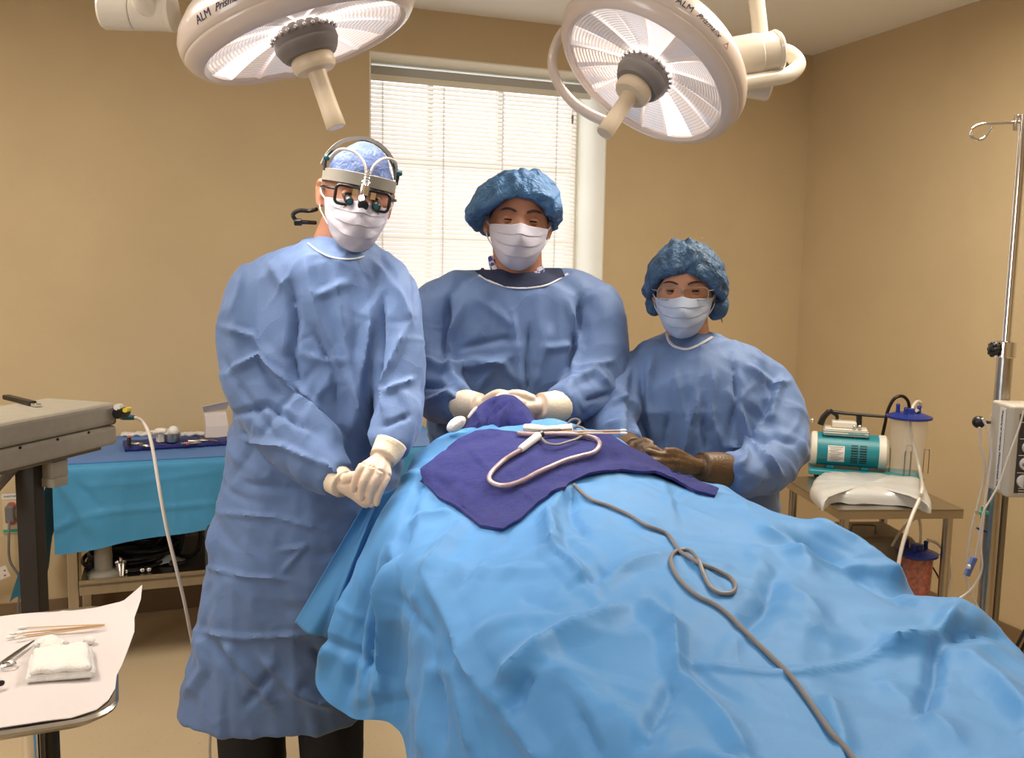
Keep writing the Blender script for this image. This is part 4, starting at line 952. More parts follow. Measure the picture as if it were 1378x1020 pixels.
def mask_part(body, O, R, m, zt=-.012, strap=True, sc=1.0, drop=0, crk=.001, sd=0):
    G = []; nu_, nv_ = 41, 34
    for j in range(nv_):
        v_ = j/(nv_-1); row = []
        for i in range(nu_):
            u_ = -1+2*i/(nu_-1); zT = zt+.006*math.exp(-(u_/.15)**2)-.004*u_*u_; zB = -.128+.050*abs(u_)**2.0
            z = zT*(1-v_)+zB*v_; th = u_*math.radians(74-6*v_)
            bulge = .020*math.exp(-((v_-.28)/.30)**2)*math.exp(-(u_/.28)**2)+.010*math.sin(math.pi*v_)*(1-abs(u_)**2)
            under = max(0, v_-.66)/.34; rad = .105+.006-.022*under**1.7*(1-.3*abs(u_)); wd = .0795-.011*v_**1.5-.004*under
            pleat = .0032*((v_*4.2+.25*u_*u_) % 1.0)*(1-abs(u_)**4)
            cr = .0022*math.sin(u_*11+v_*7+sd)*v_+crk*(abs(math.sin(u_*5+v_*6+sd))+.7*abs(math.sin(u_*4-v_*8+sd*2)))
            y = -(rad*math.cos(th))-bulge-pleat-cr; x = wd*math.sin(th)*1.03
            row.append(O+R@(np.array([x, y, z])*sc))
        G.append(row)
    b = MB(); b.grid(G); mk = make('face_mask', b, m, body, solid=.0012, smooth=28); tag(mk, 'pleated surgical face mask')
    if strap:
        for s_ in (-1, 1):
            u_ = 0 if s_ < 0 else nu_-1; ear = O+R@(np.array([s_*.083, .022, -.0])*sc)
            b = MB(); b.tube([G[1][u_], (G[1][u_]+ear)/2+R@np.array([s_*.006, 0, .004]), ear+R@np.array([0, 0, .02])], .0016, 6); b.tube([G[-2][u_], (G[-2][u_]+ear)/2+R@np.array([s_*.008, 0, -.01]), ear+R@np.array([0, 0, -.03])], .0016, 6)
            make('ear_loop', b, 'binding', mk)
    return mk
def eyes(body, O, R, open_=.5, lid='skin_lid', z=.0, brow=.024, look=0, browt=.0030, iw=.0075):
    for s_ in (-1, 1):
        c = O+R@np.array([s_*.032, -.0755, z]); b = MB(); b.sphere(c, .0125, 18, 12, ax=R.T)
        # iris
        ir = c+R@np.array([look, -.0100, 0]); b.sphere(ir, (iw, .0034, .0078), 14, 8, 1, ax=R.T)
        e_ = make('eye', b, ['eye_white', 'iris'], body)
        for up in (1, -1):
            lo = (8+24*open_) if up > 0 else (6+14*open_); G = []
            for i in range(7):
                el = math.radians(lo+(80-lo)*i/6)*up
                G.append([c+R@(np.array([math.sin(a)*math.cos(el*(1-.95*min(1, (abs(a)/1.15)**2))), -math.cos(a)*math.cos(el*(1-.95*min(1, (abs(a)/1.15)**2))), math.sin(el*(1-.95*min(1, (abs(a)/1.15)**2)))])*np.array([.0165, .0148, .0142])) for a in np.linspace(-1.35, 1.35, 15)])
            lb_ = MB(); lb_.grid(G); make('eyelid', lb_, lid, body)
        P = [O+R@np.array([s_*x, y, z+brow+dz]) for x, y, dz in [(.014, -.1015, -.003), (.026, -.099, .002), (.040, -.0915, .003), (.052, -.0805, -.002)]]
        b = MB(); b.tube(P, [browt*.8, browt, browt*.9, browt*.4], 8, 4, flat=.8); make('eyebrow', b, 'brow', body)
def bouffant(body, O, R, m, hair=True, seed=1, side=.05, zf=.060, zs=.0, zbk=-.05, top=.135, drop=.02, asym=0.0, front=.015, lobes=0):
    nphi, nt_ = 180, 60; G = []
    for i in range(nt_+1):
        t = i/nt_; row = []
        for k in range(nphi):
            ph_ = 2*math.pi*k/nphi; sx, cy = math.sin(ph_), -math.cos(ph_)    # cy=-1 front
            fr = max(0, -cy)**1.3; bk = max(0, cy)**1.0; zb_ = zf*fr+zs*(1-fr-bk if fr+bk < 1 else 0)+zbk*bk
            hh = math.sqrt(max(0.05, 1-(zb_/.120)**2)); B = np.array([.082*hh*sx, .104*hh*cy, zb_])
            od = side*abs(sx)**1.2*(1+asym*sx)+front*fr+.035*bk; dr = drop*abs(sx)*(1+asym*sx)
            C1 = B+np.array([sx*od*1.3, cy*od*1.2, -dr*1.4]); C2 = np.array([sx*(.085+od*.9), cy*(.10+od*.6), zb_*.3+top*.93]); A = np.array([0, .01, top])
            p = B*(1-t)**3+3*C1*t*(1-t)**2+3*C2*t*t*(1-t)+A*t**3
            gath = (1-t)**5*.0035*math.sin(ph_*40+math.sin(ph_*7)*3)*min(1, t*8+.2)
            p = p+norm(np.array([sx, cy, .2]))*gath; row.append(p)
        G.append(row)
    b = MB(); b.grid(G, wrap=True); V = np.array(b.v); N = normals(V, b.f)
    if (N*V).sum() < 0: N = -N
    d = random_creases(V, N, 150, (.04, .12), (.006, .015), (.003, .008), seed)+.004*ridged(V*22, seed)+.003*vnoise(V*14, seed+1)
    dg = d.reshape(nt_+1, nphi)
    for _ in range(3): dg = (dg*2+np.roll(dg, 1, 1)+np.roll(dg, -1, 1)+np.vstack([dg[:1], dg[:-1]])+np.vstack([dg[1:], dg[-1:]]))/6
    d = dg.ravel()
    d = d*.85*np.clip(np.hypot(V[:, 0], V[:, 1])/.035, 0, 1); V = V+N*d[:, None]; V = V@R.T+O; b.v = [tuple(p) for p in V]
    c_ = make('bouffant_cap', b, m, body, solid=.0008, smooth=50)
    # elastic brim
    P = [V[k]+0 for k in range(0, nphi, 4)]; e_ = MB(); e_.tube(P, .0028, 6, 1, closed=True); make('elastic_brim', e_, m, c_)
    if hair:
        hb = MB(); G = []
        for i in range(16):
            t = i/15; row = []
            for k in range(48):
                ph_ = 2*math.pi*k/48; sx, cy = math.sin(ph_), -math.cos(ph_); fr = max(0, -cy)**1.3; bk = max(0, cy); zb_ = (zf+.004)*fr+(zs-.012)*(1-fr-bk if fr+bk < 1 else 0)+(zbk-.02)*bk
                z = zb_+(.122-zb_)*math.sin(t*math.pi/2); h_ = math.sqrt(max(0, 1-(z/.1225)**2)); row.append(O+R@np.array([.079*h_*sx, .101*h_*cy, z]))
            G.append(row)
        hb.grid(G, wrap=True); make('hair', hb, 'hair', body)
    return c_
def collar(body, tree, pts, m='binding', r=.0035, off=.002, name='neck_binding', Y=None, seg=8):
    P = onto(tree, pts, off, None, True); b = MB(); b.tube(P, r, seg, 5, flat=.6); return make(name, b, m, body)
def glove(body, m, cuffm, arm, meta, fingers, label=None, vox=.0022, cuff_r=None):
    """arm: wrist chain [(px,py,Y,r)], meta: knuckle list [(px,py,Y)], fingers: list of chains"""
    mb = MB(); tpx(mb, arm, 18, 5); w_ = at(*arm[-1][:3])
    for k in meta: kk = at(*k[:3]); mb.tube([w_, w_*.5+kk*.5, kk], [.018, .0135, .0095], 12, 4)
    for f_ in fingers: tpx(mb, f_, 12, 5); q = f_[-1]; mb.sphere(at(*q[:3]), q[3], 12, 8)
    V, Fc = remesh(mb, vox, 2, .5); V = V+normals(V, Fc)*(.0007*vnoise(V*90, 7)+.0005*ridged(V*45, 3))[:, None]
    g = make('glove', from_arrays(V, Fc), m, body, smooth=180, merge=False)
    if label: tag(g, label)
    c = MB(); P = [at(*a[:3]) for a in arm[:3]]; c.tube(P, [arm[0][3]+.0015, arm[1][3]+.0015, arm[min(2, len(arm)-1)][3]+.0005], 22, 5, caps=False)
    c2 = MB(); 
    make('glove_cuff', c, cuffm, g, solid=.001)
    return g
def trousers(body, hip, legs, m='trousers'):
    mb = MB(); mb.sphere(hip, (.17, .12, .14), 20, 12)
    for lg in legs: mb.tube([lg[0]+(0, 0, .02), lg[1], lg[2], lg[3], lg[4]+(0, 0, .03)], [.11, .095, .08, .075, .075], 18, 4)
    V, Fc = remesh(mb, .010, 4, .5); N = normals(V, Fc); V = V+N*(.006*ridged(V*[12, 12, 5], 8))[:, None]
    t = make('trousers', from_arrays(V, Fc), m, body, smooth=70, merge=False)
    for lg in legs:
        ft = lg[4]; s_ = MB(); 
        prof = [(.03, .032, .05), (-.02, .042, .055), (-.09, .044, .042), (-.15, .043, .034), (-.20, .030, .024)]; G = []
        for y_, w_, h_ in prof:
            G.append([np.array([ft[0]+w_*math.cos(a), ft[1]+y_, max(.004, .004+h_*(1+math.sin(a)))]) for a in np.linspace(0, 2*math.pi, 17)[:-1]])
        s_.grid(G, wrap=True); s_.f += [tuple(range(16)), tuple(64+k for k in range(16))[::-1]]; s_.m += [0, 0]; make('shoe', s_, 'shoe', body)
    return t
def mklegs(hc, dx, Y=None):
    out_ = []
    for s_ in (-1, 1):
        x = hc[0]+s_*dx; y = hc[1]; out_.append([np.array([x, y, .88]), np.array([x+s_*.005, y-.01, .65]), np.array([x+s_*.01, y, .45]), np.array([x+s_*.012, y+.02, .25]), np.array([x+s_*.015, y+.03, .07])])
    return out_

# ---------- surgeon (left)
O1 = at(480, 264, 2.10); R1 = rot(17, 6, 9)*.93
t1 = [(435, 478, 321, 2.13, .045), (418, 495, 326, 2.13, .062), (388, 512, 336, 2.13, .085), (358, 526, 352, 2.12, .105), (336, 542, 385, 2.12, .12), (330, 548, 450, 2.11, .135), (322, 546, 520, 2.10, .135), (312, 540, 600, 2.10, .135),
      (300, 532, 680, 2.10, .14), (285, 522, 760, 2.10, .145), (268, 512, 850, 2.10, .15), (256, 500, 915, 2.10, .155), (246, 494, 952, 2.10, .158)]
sR1 = [(362, 378, 2.12, .066), (347, 400, 2.10, .072), (340, 440, 2.08, .074), (346, 500, 2.05, .078), (374, 560, 2.00, .078), (412, 605, 1.94, .068), (440, 634, 1.90, .052), (455, 646, 1.88, .042)]
sL1 = [(520, 385, 2.10, .06), (528, 412, 2.07, .062), (534, 470, 2.03, .058), (537, 525, 1.99, .056), (534, 565, 1.94, .050), (528, 592, 1.90, .042), (524, 604, 1.88, .036)]
st1 = [([(392, 385), (398, 430), (392, 480), (402, 530)], 12, -.016), ([(360, 350), (385, 390), (400, 430)], 13, .007), ([(300, 440), (340, 455), (390, 500)], 11, .010), ([(302, 505), (350, 480), (400, 520), (440, 560)], 11, .012),
       ([(310, 560), (360, 545), (420, 580)], 10, -.010), ([(330, 590), (380, 600), (430, 625)], 9, .010), ([(350, 470), (400, 540), (460, 600)], 14, .012), ([(300, 480), (330, 530), (370, 590)], 10, -.007),
       ([(410, 350), (430, 430), (470, 520), (500, 600)], 16, .010), ([(450, 360), (465, 450), (480, 560)], 14, .008), ([(500, 420), (485, 500), (470, 590)], 16, .012), ([(515, 400), (512, 480), (505, 560)], 10, -.016),
       ([(545, 440), (515, 520), (520, 570)], 9, .010), ([(500, 350), (540, 400), (555, 440)], 10, .006), ([(520, 530), (555, 510)], 8, .009), ([(515, 575), (550, 560)], 8, -.007), ([(425, 400), (470, 380)], 12, .006),
       ([(420, 440), (450, 500), (455, 560)], 11, -.008), ([(296, 690), (370, 695), (440, 712)], 7, .006), ([(270, 762), (340, 775), (400, 780)], 6, .005), ([(262, 848), (330, 858), (440, 850)], 8, .007),
       ([(375, 740), (410, 735), (380, 770)], 8, .007), ([(300, 860), (340, 910), (370, 950)], 14, .012), ([(270, 850), (275, 900), (250, 940)], 14, .010), ([(350, 880), (400, 930), (450, 950)], 14, .012), ([(300, 610), (295, 680), (285, 760)], 10, .008),
       ([(330, 650), (420, 660)], 12, -.005), ([(420, 870), (470, 930)], 12, -.010), ([(370, 900), (330, 950)], 12, -.008), ([(430, 620), (470, 650)], 8, .010), ([(325, 370), (310, 430)], 10, .004)]
h1 = at(380, 800, 2.1); f1 = np.array([h1[0]+.01, 2.12, 0]); lg1 = mklegs(f1, .085)
for lg in lg1: pass
nk1 = ([O1+R1@np.array([0, .02, -.05]), at(462, 318, 2.135), at(455, 350, 2.15)], [.060, .062, .075])
B1, GW1, GT1, BT1 = make_person('tall surgeon in blue gown with headlight, loupes and mask, hands folded at left', (f1[0], f1[1], 0), O1, R1, 'skin', nk1, t1, sR1, sL1, None, lg1, 'gown', st1, 21, shoulders=[[(440, 362, 2.13, .060), (400, 370, 2.13, .066), (360, 388, 2.12, .070)], [(480, 368, 2.13, .05), (512, 376, 2.11, .060), (526, 400, 2.09, .064)]])
trousers(B1, np.array([f1[0], f1[1], .85]), lg1)
mask_part(B1, O1, R1, 'mask', strap=True, crk=.0045, sd=1.3)
eyes(B1, O1, R1, .6, browt=.004)
collar(B1, GT1, [(405, 318), (415, 328), (428, 338), (445, 346), (465, 349), (480, 348), (490, 345)], off=.001, Y=2.05, r=.003)
# cap
def head_dome(O, R, z_front, z_back, off, top=.120, a=.0765, bq=.098):
    G = []
    for i in range(29):
        t = i/28; row = []
        for k in range(64):
            ph_ = 2*math.pi*k/64; sx, cy = math.sin(ph_), -math.cos(ph_); zb_ = (z_front+z_back)/2+(z_back-z_front)/2*cy
            z = zb_+(top-zb_)*math.sin(t*math.pi/2); h_ = math.sqrt(max(0, 1-(z/.1205)**2)); row.append(np.array([(a+off)*h_*sx, (bq+off)*h_*cy, z+off*(z/.12)]))
        G.append(row)
    b = MB(); b.grid(G, wrap=True); V = np.array(b.v); N = norm(V[0])*0+V/np.linalg.norm(V, axis=1, keepdims=True)
    V = V+N*(.003*ridged(V*26, 3)+.002*vnoise(V*40, 2))[:, None]; b.v = [tuple(p) for p in V@R.T+O]; return b
cp = make('cloth_cap', head_dome(O1, R1, .040, .0, .008), 'cap', B1, solid=.001, smooth=60)
hl = make('headlight', None, None, B1, mesh=None) if False else None
def strip(O, R, fn, h, w_, n=60, closed=True):
    """band: fn(t)->(point, outward, up) in the head frame"""
    G = []
    for i in range(n):
        p, o_, u_ = fn(i/n if closed else i/(n-1)); 
        G.append([O+R@(p+u_*h/2), O+R@(p+u_*h/2*.9+o_*w_), O+R@(p-u_*h/2*.9+o_*w_), O+R@(p-u_*h/2), O+R@(p+u_*h/2)])
    if closed: G.append(G[0])
    b = MB(); b.grid(G); return b
def bandfn(t):
    a = 2*math.pi*t; sx, cy = math.sin(a), -math.cos(a); z = .036+.010*cy*-1*.0; n = norm((sx/.086, cy/.108, 0)); return np.array([.0855*sx, .109*cy, z-.004*cy]), n, np.array([0, 0, 1.])
hl = tag(make('headlight_band', strip(O1, R1, bandfn, .030, .003), 'headband', B1, smooth=50), 'grey padded headlight band with cables and light')
def topfn(t):
    a = math.radians(-80+160*t); return np.array([.088*math.sin(a), .015, .040+.094*math.cos(a)]), np.array([math.sin(a), 0, math.cos(a)]), np.array([0, 1., 0])
make('top_strap', strip(O1, R1, topfn, .026, .009, 40, False), 'headband', hl, smooth=50)
def topfn2(t):
    a = math.radians(-5+100*t); return np.array([.0, .012+.098*math.sin(a), .040+.092*math.cos(a)]), np.array([0, math.sin(a), math.cos(a)]), np.array([1., 0, 0])
make('top_strap', strip(O1, R1, topfn2, .02, .003, 30, False), 'headband', hl, smooth=50)
def H1(x, y, z): return O1+R1@np.array([x, y, z])
for s_ in (-1, 1):
    b = MB(); b.tube([H1(s_*.082, -.030, .075), H1(s_*.065, -.072, .098), H1(s_*.035, -.100, .098), H1(s_*.012, -.122, .078), H1(s_*.004, -.128, .055)], .0030, 8, 6); make('fibre_cable', b, 'white_cable', hl)
    b = MB(); b.lathe([(.006, 0), (.007, .008), (.004, .012)], H1(s_*.082, -.028, .074), R1@np.array([s_, -.2, .1]), 12); make('side_knob', b, 'teal_dark', hl)
    b = MB(); b.tube([H1(s_*.087, -.02, .045), H1(s_*.087, -.012, .075), H1(s_*.070, .012, .100)], .0035, 8, 5); make('side_arm', b, 'black', hl)
b = MB(); b.lathe([(.0075 if k % 2 else .006, k*.003) for k in range(12)], H1(0, -.121, .030), R1@np.array([0, -.12, 1]), 16); make('ribbed_joint', b, 'chrome', hl)
b = MB(); b.box(H1(0, -.117, .022), (.022, .014, .034), R1.T); make('mount_block', b, 'chrome', hl, smooth=False, bevel=.003)
b = MB(); b.tube([H1(-.006, -.124, .03), H1(-.007, -.13, .005), H1(-.004, -.13, -.012)], .004, 8); make('lamp_arm', b, 'chrome', hl)
b = MB(); b.lathe([(.010, 0), (.0115, .012), (.0115, .020), (.009, .022)], H1(0, -.118, -.012), R1@np.array([0, -1, -.25]), 20); make('light_head', b, 'black', hl)
b = MB(); b.sphere(H1(-.006, -.135, -.001), .0065, 12, 8); make('light_lens', b, 'led', hl)
hs = bpy.data.lights.new('headlight_beam', 'SPOT'); hs.energy = 55; hs.spot_size = math.radians(3.4); hs.spot_blend = .35; hs.shadow_soft_size = .006; hs.color = (1, .97, .98)
ho = bpy.data.objects.new('headlight_beam', hs); COL.objects.link(ho); hp0 = H1(-.004, -.150, -.004); ho.location = Vector(hp0); ho.rotation_mode = 'QUATERNION'; ho.rotation_quaternion = Vector(gauze_at-hp0).to_track_quat('-Z', 'Y')
b = MB(); b.tube([H1(-.086, .03, -.05), H1(-.10, .05, -.058), H1(-.125, .05, -.062), H1(-.138, .05, -.075), H1(-.125, .05, -.088), H1(-.10, .05, -.086), H1(-.08, .06, -.084)], .0048, 8, 6); make('rear_cable', b, 'black', hl)
b = MB(); b.lathe([(.008, -.008), (.008, .008)], H1(-.123, .05, -.09), (1, 0, 0), 12); make('cable_clip', b, 'black', hl)
# glasses with loupes
def glasses(body, O, R, m, w_=.033, h_=.020, cx=.033, z=.0, y=-.108, r=.0022, loupe=False, lens='glass', rr=.010, label=None, wrap=.12):
    gp_ = None
    for s_ in (-1, 1):
        P = []
        for (x, zz) in rrect(w_*.9, h_, rr, 4): P.append(O+R@np.array([s_*cx+x, y+wrap*abs(s_*cx+x)*.9*(abs(s_*cx+x)/.066), z+zz]))
        b = MB(); b.tube(P, r, 8, 1, closed=True)
        if gp_ is None: gp_ = make('eyeglasses', b, m, body); tag(gp_, label)
        else: make('rim', b, m, gp_)
        b = MB(); b.add(P, [tuple(range(len(P)))]); make('lens', b, lens, gp_, smooth=False)
        b = MB(); b.tube([O+R@np.array([s_*(cx+w_*.9), y+wrap*(cx+w_*.9), z+h_*.5]), O+R@np.array([s_*.084, -.06, z+h_*.5]), O+R@np.array([s_*.085, .01, z+.008])], r*1.1, 8, 4); make('temple', b, m, gp_)
        if loupe:
            b = MB(); c = O+R@np.array([s_*cx-.0*s_, y-.002, z-.008]); b.lathe([(.0095, -.004), (.0095, .014), (.0075, .018)], c, R@np.array([-s_*.1, -1, -.25]), 18); lp_ = make('loupe', b, 'black', gp_)
            b = MB(); b.lathe([(.0065, 0), (0.0, .002)], c+R@np.array([-s_*.002, -.0185, -.0045]), R@np.array([-s_*.1, -1, -.25]), 16); make('loupe_lens', b, 'teal_dark', lp_)
            b = MB(); b.box(O+R@np.array([s_*(cx-.012), y-.006, z+.010]), (.012, .01, .016), R.T); make('loupe_arm', b, 'chrome', gp_, smooth=False)
    b = MB(); b.tube([O+R@np.array([-.006, y, z+.006]), O+R@np.array([0, y-.003, z+.009]), O+R@np.array([.006, y, z+.006])], r, 8, 4); make('bridge', b, m, gp_)
    return gp_
glasses(B1, O1, R1, 'black', loupe=True, h_=.021, z=-.002, y=-.112, r=.0034, label='black framed glasses with small magnifying loupes')
# gloves: right hand (under), left hand (over)
glove(B1, 'glove', 'glove_cuff', [(440, 633, 1.90, .034), (452, 644, 1.88, .032), (463, 652, 1.86, .029)], [(478, 654, 1.84), (482, 662, 1.84), (484, 668, 1.845), (484, 672, 1.85)],
      [[(478, 654, 1.84, .010), (492, 664, 1.835, .009), (502, 672, 1.83, .0078)], [(482, 662, 1.84, .010), (494, 672, 1.835, .009), (503, 677, 1.83, .0075)], [(482, 666, 1.845, .010), (492, 675, 1.84, .009), (500, 679, 1.84, .0075)], [(480, 669, 1.85, .010), (488, 676, 1.85, .009), (494, 679, 1.85, .0075)],
       [(463, 646, 1.85, .011), (474, 640, 1.835, .010), (486, 640, 1.83, .008)]], 'cream latex glove, underneath hand')
glove(B1, 'glove', 'glove_cuff', [(527, 596, 1.87, .032), (522, 606, 1.86, .031), (514, 618, 1.84, .027)], [(490, 627, 1.805), (499, 630, 1.80), (510, 635, 1.80), (521, 641, 1.81)],
      [[(489, 626, 1.805, .0094), (482, 638, 1.80, .0088), (478, 650, 1.805, .0080), (476, 659, 1.815, .0066)], [(499, 630, 1.80, .0096), (491, 645, 1.79, .0090), (487, 658, 1.80, .0082), (486, 670, 1.81, .0068)],
       [(510, 635, 1.80, .0096), (502, 650, 1.79, .0090), (498, 663, 1.80, .0082), (497, 675, 1.81, .0068)], [(521, 641, 1.81, .0090), (514, 654, 1.80, .0084), (509, 667, 1.805, .0076), (507, 678, 1.81, .0062)],
       [(506, 622, 1.835, .010), (493, 632, 1.835, .009), (482, 642, 1.835, .0075)]], 'cream latex glove, hand on top with fingers spread')

# ---------- middle man
O2 = at(698, 297, 2.40); R2 = rot(3, 3, 4)*.97
t2 = [(668, 728, 362, 2.45, .05), (650, 745, 368, 2.45, .075), (622, 768, 377, 2.45, .095), (596, 792, 394, 2.44, .115), (584, 803, 425, 2.44, .135), (578, 806, 480, 2.43, .15), (576, 806, 540, 2.43, .155), (580, 806, 620, 2.44, .155), (582, 806, 720, 2.45, .155), (580, 808, 820, 2.45, .16), (575, 812, 900, 2.45, .165)]
sR2 = [(600, 412, 2.44, .078), (590, 425, 2.43, .080), (576, 460, 2.40, .082), (580, 505, 2.34, .078), (596, 532, 2.27, .068), (612, 543, 2.21, .052), (622, 546, 2.18, .042)]
sL2 = [(790, 412, 2.44, .078), (797, 425, 2.42, .080), (806, 465, 2.38, .080), (800, 512, 2.32, .076), (782, 534, 2.25, .064), (764, 542, 2.20, .050), (752, 545, 2.17, .042)]
st2 = [([(605, 400), (602, 450), (598, 495)], 9, -.014), ([(625, 410), (605, 460), (600, 500), (660, 490), (690, 480)], 10, .010), ([(780, 400), (775, 450), (765, 500)], 9, -.012), ([(765, 410), (782, 470), (770, 510)], 9, .009), ([(690, 420), (698, 480), (700, 530)], 9, .009),
       ([(712, 440), (708, 500), (712, 530)], 7, -.008), ([(600, 500), (640, 485), (680, 490), (695, 515)], 10, .010), ([(620, 470), (680, 455), (700, 460)], 10, -.006), ([(730, 470), (770, 465)], 10, .006), ([(560, 480), (600, 500), (625, 525)], 9, .010), ([(560, 520), (600, 520)], 8, -.008),
       ([(570, 540), (605, 530), (615, 540)], 8, .009), ([(780, 500), (825, 485)], 9, .008), ([(760, 520), (800, 500), (820, 520)], 9, .009), ([(790, 540), (820, 530)], 8, -.008), ([(560, 400), (572, 440), (580, 490)], 8, .006), ([(640, 400), (680, 430), (690, 440)], 12, .005), ([(660, 500), (640, 530)], 8, .006), ([(740, 440), (720, 520)], 10, .006)]
h2 = at(692, 700, 2.45); f2 = np.array([h2[0], 2.47, 0]); lg2 = mklegs(f2, .09)
nk2 = ([O2+R2@np.array([0, .02, -.05]), at(697, 365, 2.44), at(697, 392, 2.46)], [.064, .066, .080])
B2, GW2, GT2, BT2 = make_person('man in blue bouffant cap and white mask smiling between the other two', (f2[0], f2[1], 0), O2, R2, 'skin', nk2, t2, sR2, sL2, None, lg2, 'gown_dark', st2, 33, shoulders=[[(660, 400, 2.44, .07), (625, 402, 2.44, .078), (592, 420, 2.43, .080)], [(730, 400, 2.44, .07), (765, 402, 2.44, .078), (796, 422, 2.43, .080)]])
trousers(B2, np.array([f2[0], f2[1], .85]), lg2)
mask_part(B2, O2, R2, 'mask')
eyes(B2, O2, R2, .12, brow=.025, browt=.0038, iw=.0108)
bouffant(B2, O2, R2, 'bouffant', seed=4, side=.055, zf=.062, zs=.010, zbk=-.05, top=.129, drop=.045, asym=-.35, front=.012)
mb, _ = drape_patch(GT2, [(627, 352), (650, 352), (672, 362), (700, 364), (722, 362), (738, 352), (750, 352), (760, 372), (735, 383), (705, 389), (680, 387), (655, 377), (640, 366)], 3, .004, .003, cut=True); make('undershirt', mb, 'navy', B2, smooth=60)
for pts in ([(664, 346), (667, 360), (676, 373), (692, 383)], [(730, 348), (727, 361), (719, 373), (706, 383)]):
    P = onto(BT2, pts, .004); b = MB(); b.tube(P, .011, 10, 5); make('shirt_collar', b, 'plaid', B2)
collar(B2, GT2, [(624, 349), (632, 358), (645, 371), (662, 380), (685, 387), (710, 388), (735, 384), (752, 376), (764, 369)], off=.001, Y=2.36, r=.0045)
for (xa, ya, xb, yb) in ((612, 362, 628, 350), (748, 350, 766, 366)):
    pass
glove(B2, 'glove', 'glove_cuff', [(618, 545, 2.19, .038), (632, 546, 2.17, .036), (646, 546, 2.15, .030)], [(672, 540, 2.12), (672, 545, 2.11), (672, 551, 2.11), (670, 556, 2.12)],
      [[(672, 538, 2.12, .011), (690, 536, 2.11, .010), (704, 542, 2.10, .008)], [(672, 544, 2.11, .011), (690, 544, 2.10, .010), (704, 550, 2.09, .008)], [(672, 550, 2.11, .011), (690, 552, 2.10, .010), (702, 558, 2.10, .008)], [(670, 556, 2.12, .010), (684, 560, 2.11, .009), (694, 564, 2.11, .0075)], [(652, 540, 2.14, .012), (668, 530, 2.13, .011), (682, 530, 2.12, .009)]], 'cream latex glove folded under the towel', .003)
glove(B2, 'glove', 'glove_cuff', [(756, 546, 2.18, .038), (742, 548, 2.16, .037), (726, 546, 2.14, .031)], [(694, 534, 2.12), (694, 541, 2.11), (696, 548, 2.10), (698, 555, 2.11)],
      [[(694, 533, 2.125, .012), (680, 532, 2.12, .011), (668, 538, 2.11, .009)], [(694, 541, 2.11, .011), (680, 542, 2.10, .010), (668, 548, 2.10, .008)], [(696, 548, 2.10, .011), (682, 550, 2.09, .010), (670, 555, 2.09, .008)], [(698, 555, 2.11, .010), (686, 558, 2.10, .009), (676, 562, 2.10, .0075)], [(718, 538, 2.13, .012), (702, 531, 2.12, .011), (690, 529, 2.115, .009)]], 'cream latex glove reaching over from the right', .003)

# ---------- woman (right)
O3 = at(921, 388, 2.36); R3 = rot(-13, 4, -1)*.925
t3 = [(903, 952, 447, 2.40, .045), (888, 968, 453, 2.40, .065), (866, 992, 464, 2.40, .085), (846, 1022, 484, 2.39, .11), (838, 1036, 515, 2.38, .13), (838, 1042, 570, 2.37, .14), (842, 1044, 630, 2.37, .14), (842, 1044, 700, 2.38, .145), (840, 1048, 800, 2.39, .15), (836, 1054, 900, 2.40, .155), (834, 1058, 950, 2.40, .155)]
sR3 = [(860, 500, 2.39, .058), (850, 508, 2.37, .060), (832, 535, 2.31, .060), (822, 568, 2.25, .060), (832, 590, 2.17, .050), (848, 600, 2.11, .038)]
sL3 = [(1018, 512, 2.38, .066), (1032, 525, 2.37, .068), (1046, 556, 2.33, .070), (1048, 602, 2.26, .070), (1028, 632, 2.18, .062), (1000, 640, 2.12, .052), (978, 636, 2.09, .046)]
st3 = [([(852, 500), (846, 540), (850, 590)], 8, -.012), ([(880, 480), (872, 530), (880, 590)], 9, .008), ([(905, 490), (915, 540), (925, 580)], 10, .007), ([(940, 530), (925, 580), (920, 610)], 9, .010), ([(960, 500), (955, 560), (970, 600)], 11, .009), ([(985, 480), (990, 540), (975, 600)], 9, -.010),
       ([(990, 540), (1010, 600), (990, 640)], 9, .010), ([(1000, 490), (1040, 520), (1062, 515)], 9, .008), ([(1050, 510), (1040, 560), (1010, 600)], 9, .009), ([(1010, 600), (1040, 590), (1068, 600)], 9, -.008), ([(975, 600), (1010, 600), (1050, 640)], 8, .012), ([(860, 560), (872, 600)], 8, -.007), ([(820, 545), (845, 535)], 8, .007), ([(815, 570), (850, 575)], 8, .008), ([(900, 560), (890, 605)], 8, -.007), ([(945, 560), (950, 605)], 8, -.008)]
h3 = at(942, 700, 2.38); f3 = np.array([h3[0], 2.40, 0]); lg3 = mklegs(f3, .08)
nk3 = ([O3+R3@np.array([0, .02, -.05]), at(925, 450, 2.40), at(925, 472, 2.42)], [.055, .057, .070])
B3, GW3, GT3, BT3 = make_person('shorter woman in blue bouffant cap, glasses and brown gloves at right', (f3[0], f3[1], 0), O3, R3, 'skin_b', nk3, t3, sR3, sL3, None, lg3, 'gown', st3, 45, shoulders=[[(900, 484, 2.39, .05), (876, 490, 2.39, .056), (852, 510, 2.38, .060)], [(955, 484, 2.39, .055), (992, 492, 2.39, .064), (1030, 520, 2.38, .068)]], headk=dict(jaw=.9, nose=.8))
trousers(B3, np.array([f3[0], f3[1], .85]), lg3, 'navy')
mask_part(B3, O3, R3, 'mask_blue', zt=-.018, crk=.003, sd=2.2)
eyes(B3, O3, R3, .35, brow=.022, browt=.0028, iw=.0095)
bouffant(B3, O3, R3, 'bouffant_dark', seed=9, side=.040, zf=.052, zs=-.012, zbk=-.05, top=.130, drop=.035, asym=.15, front=.010)
b = MB()
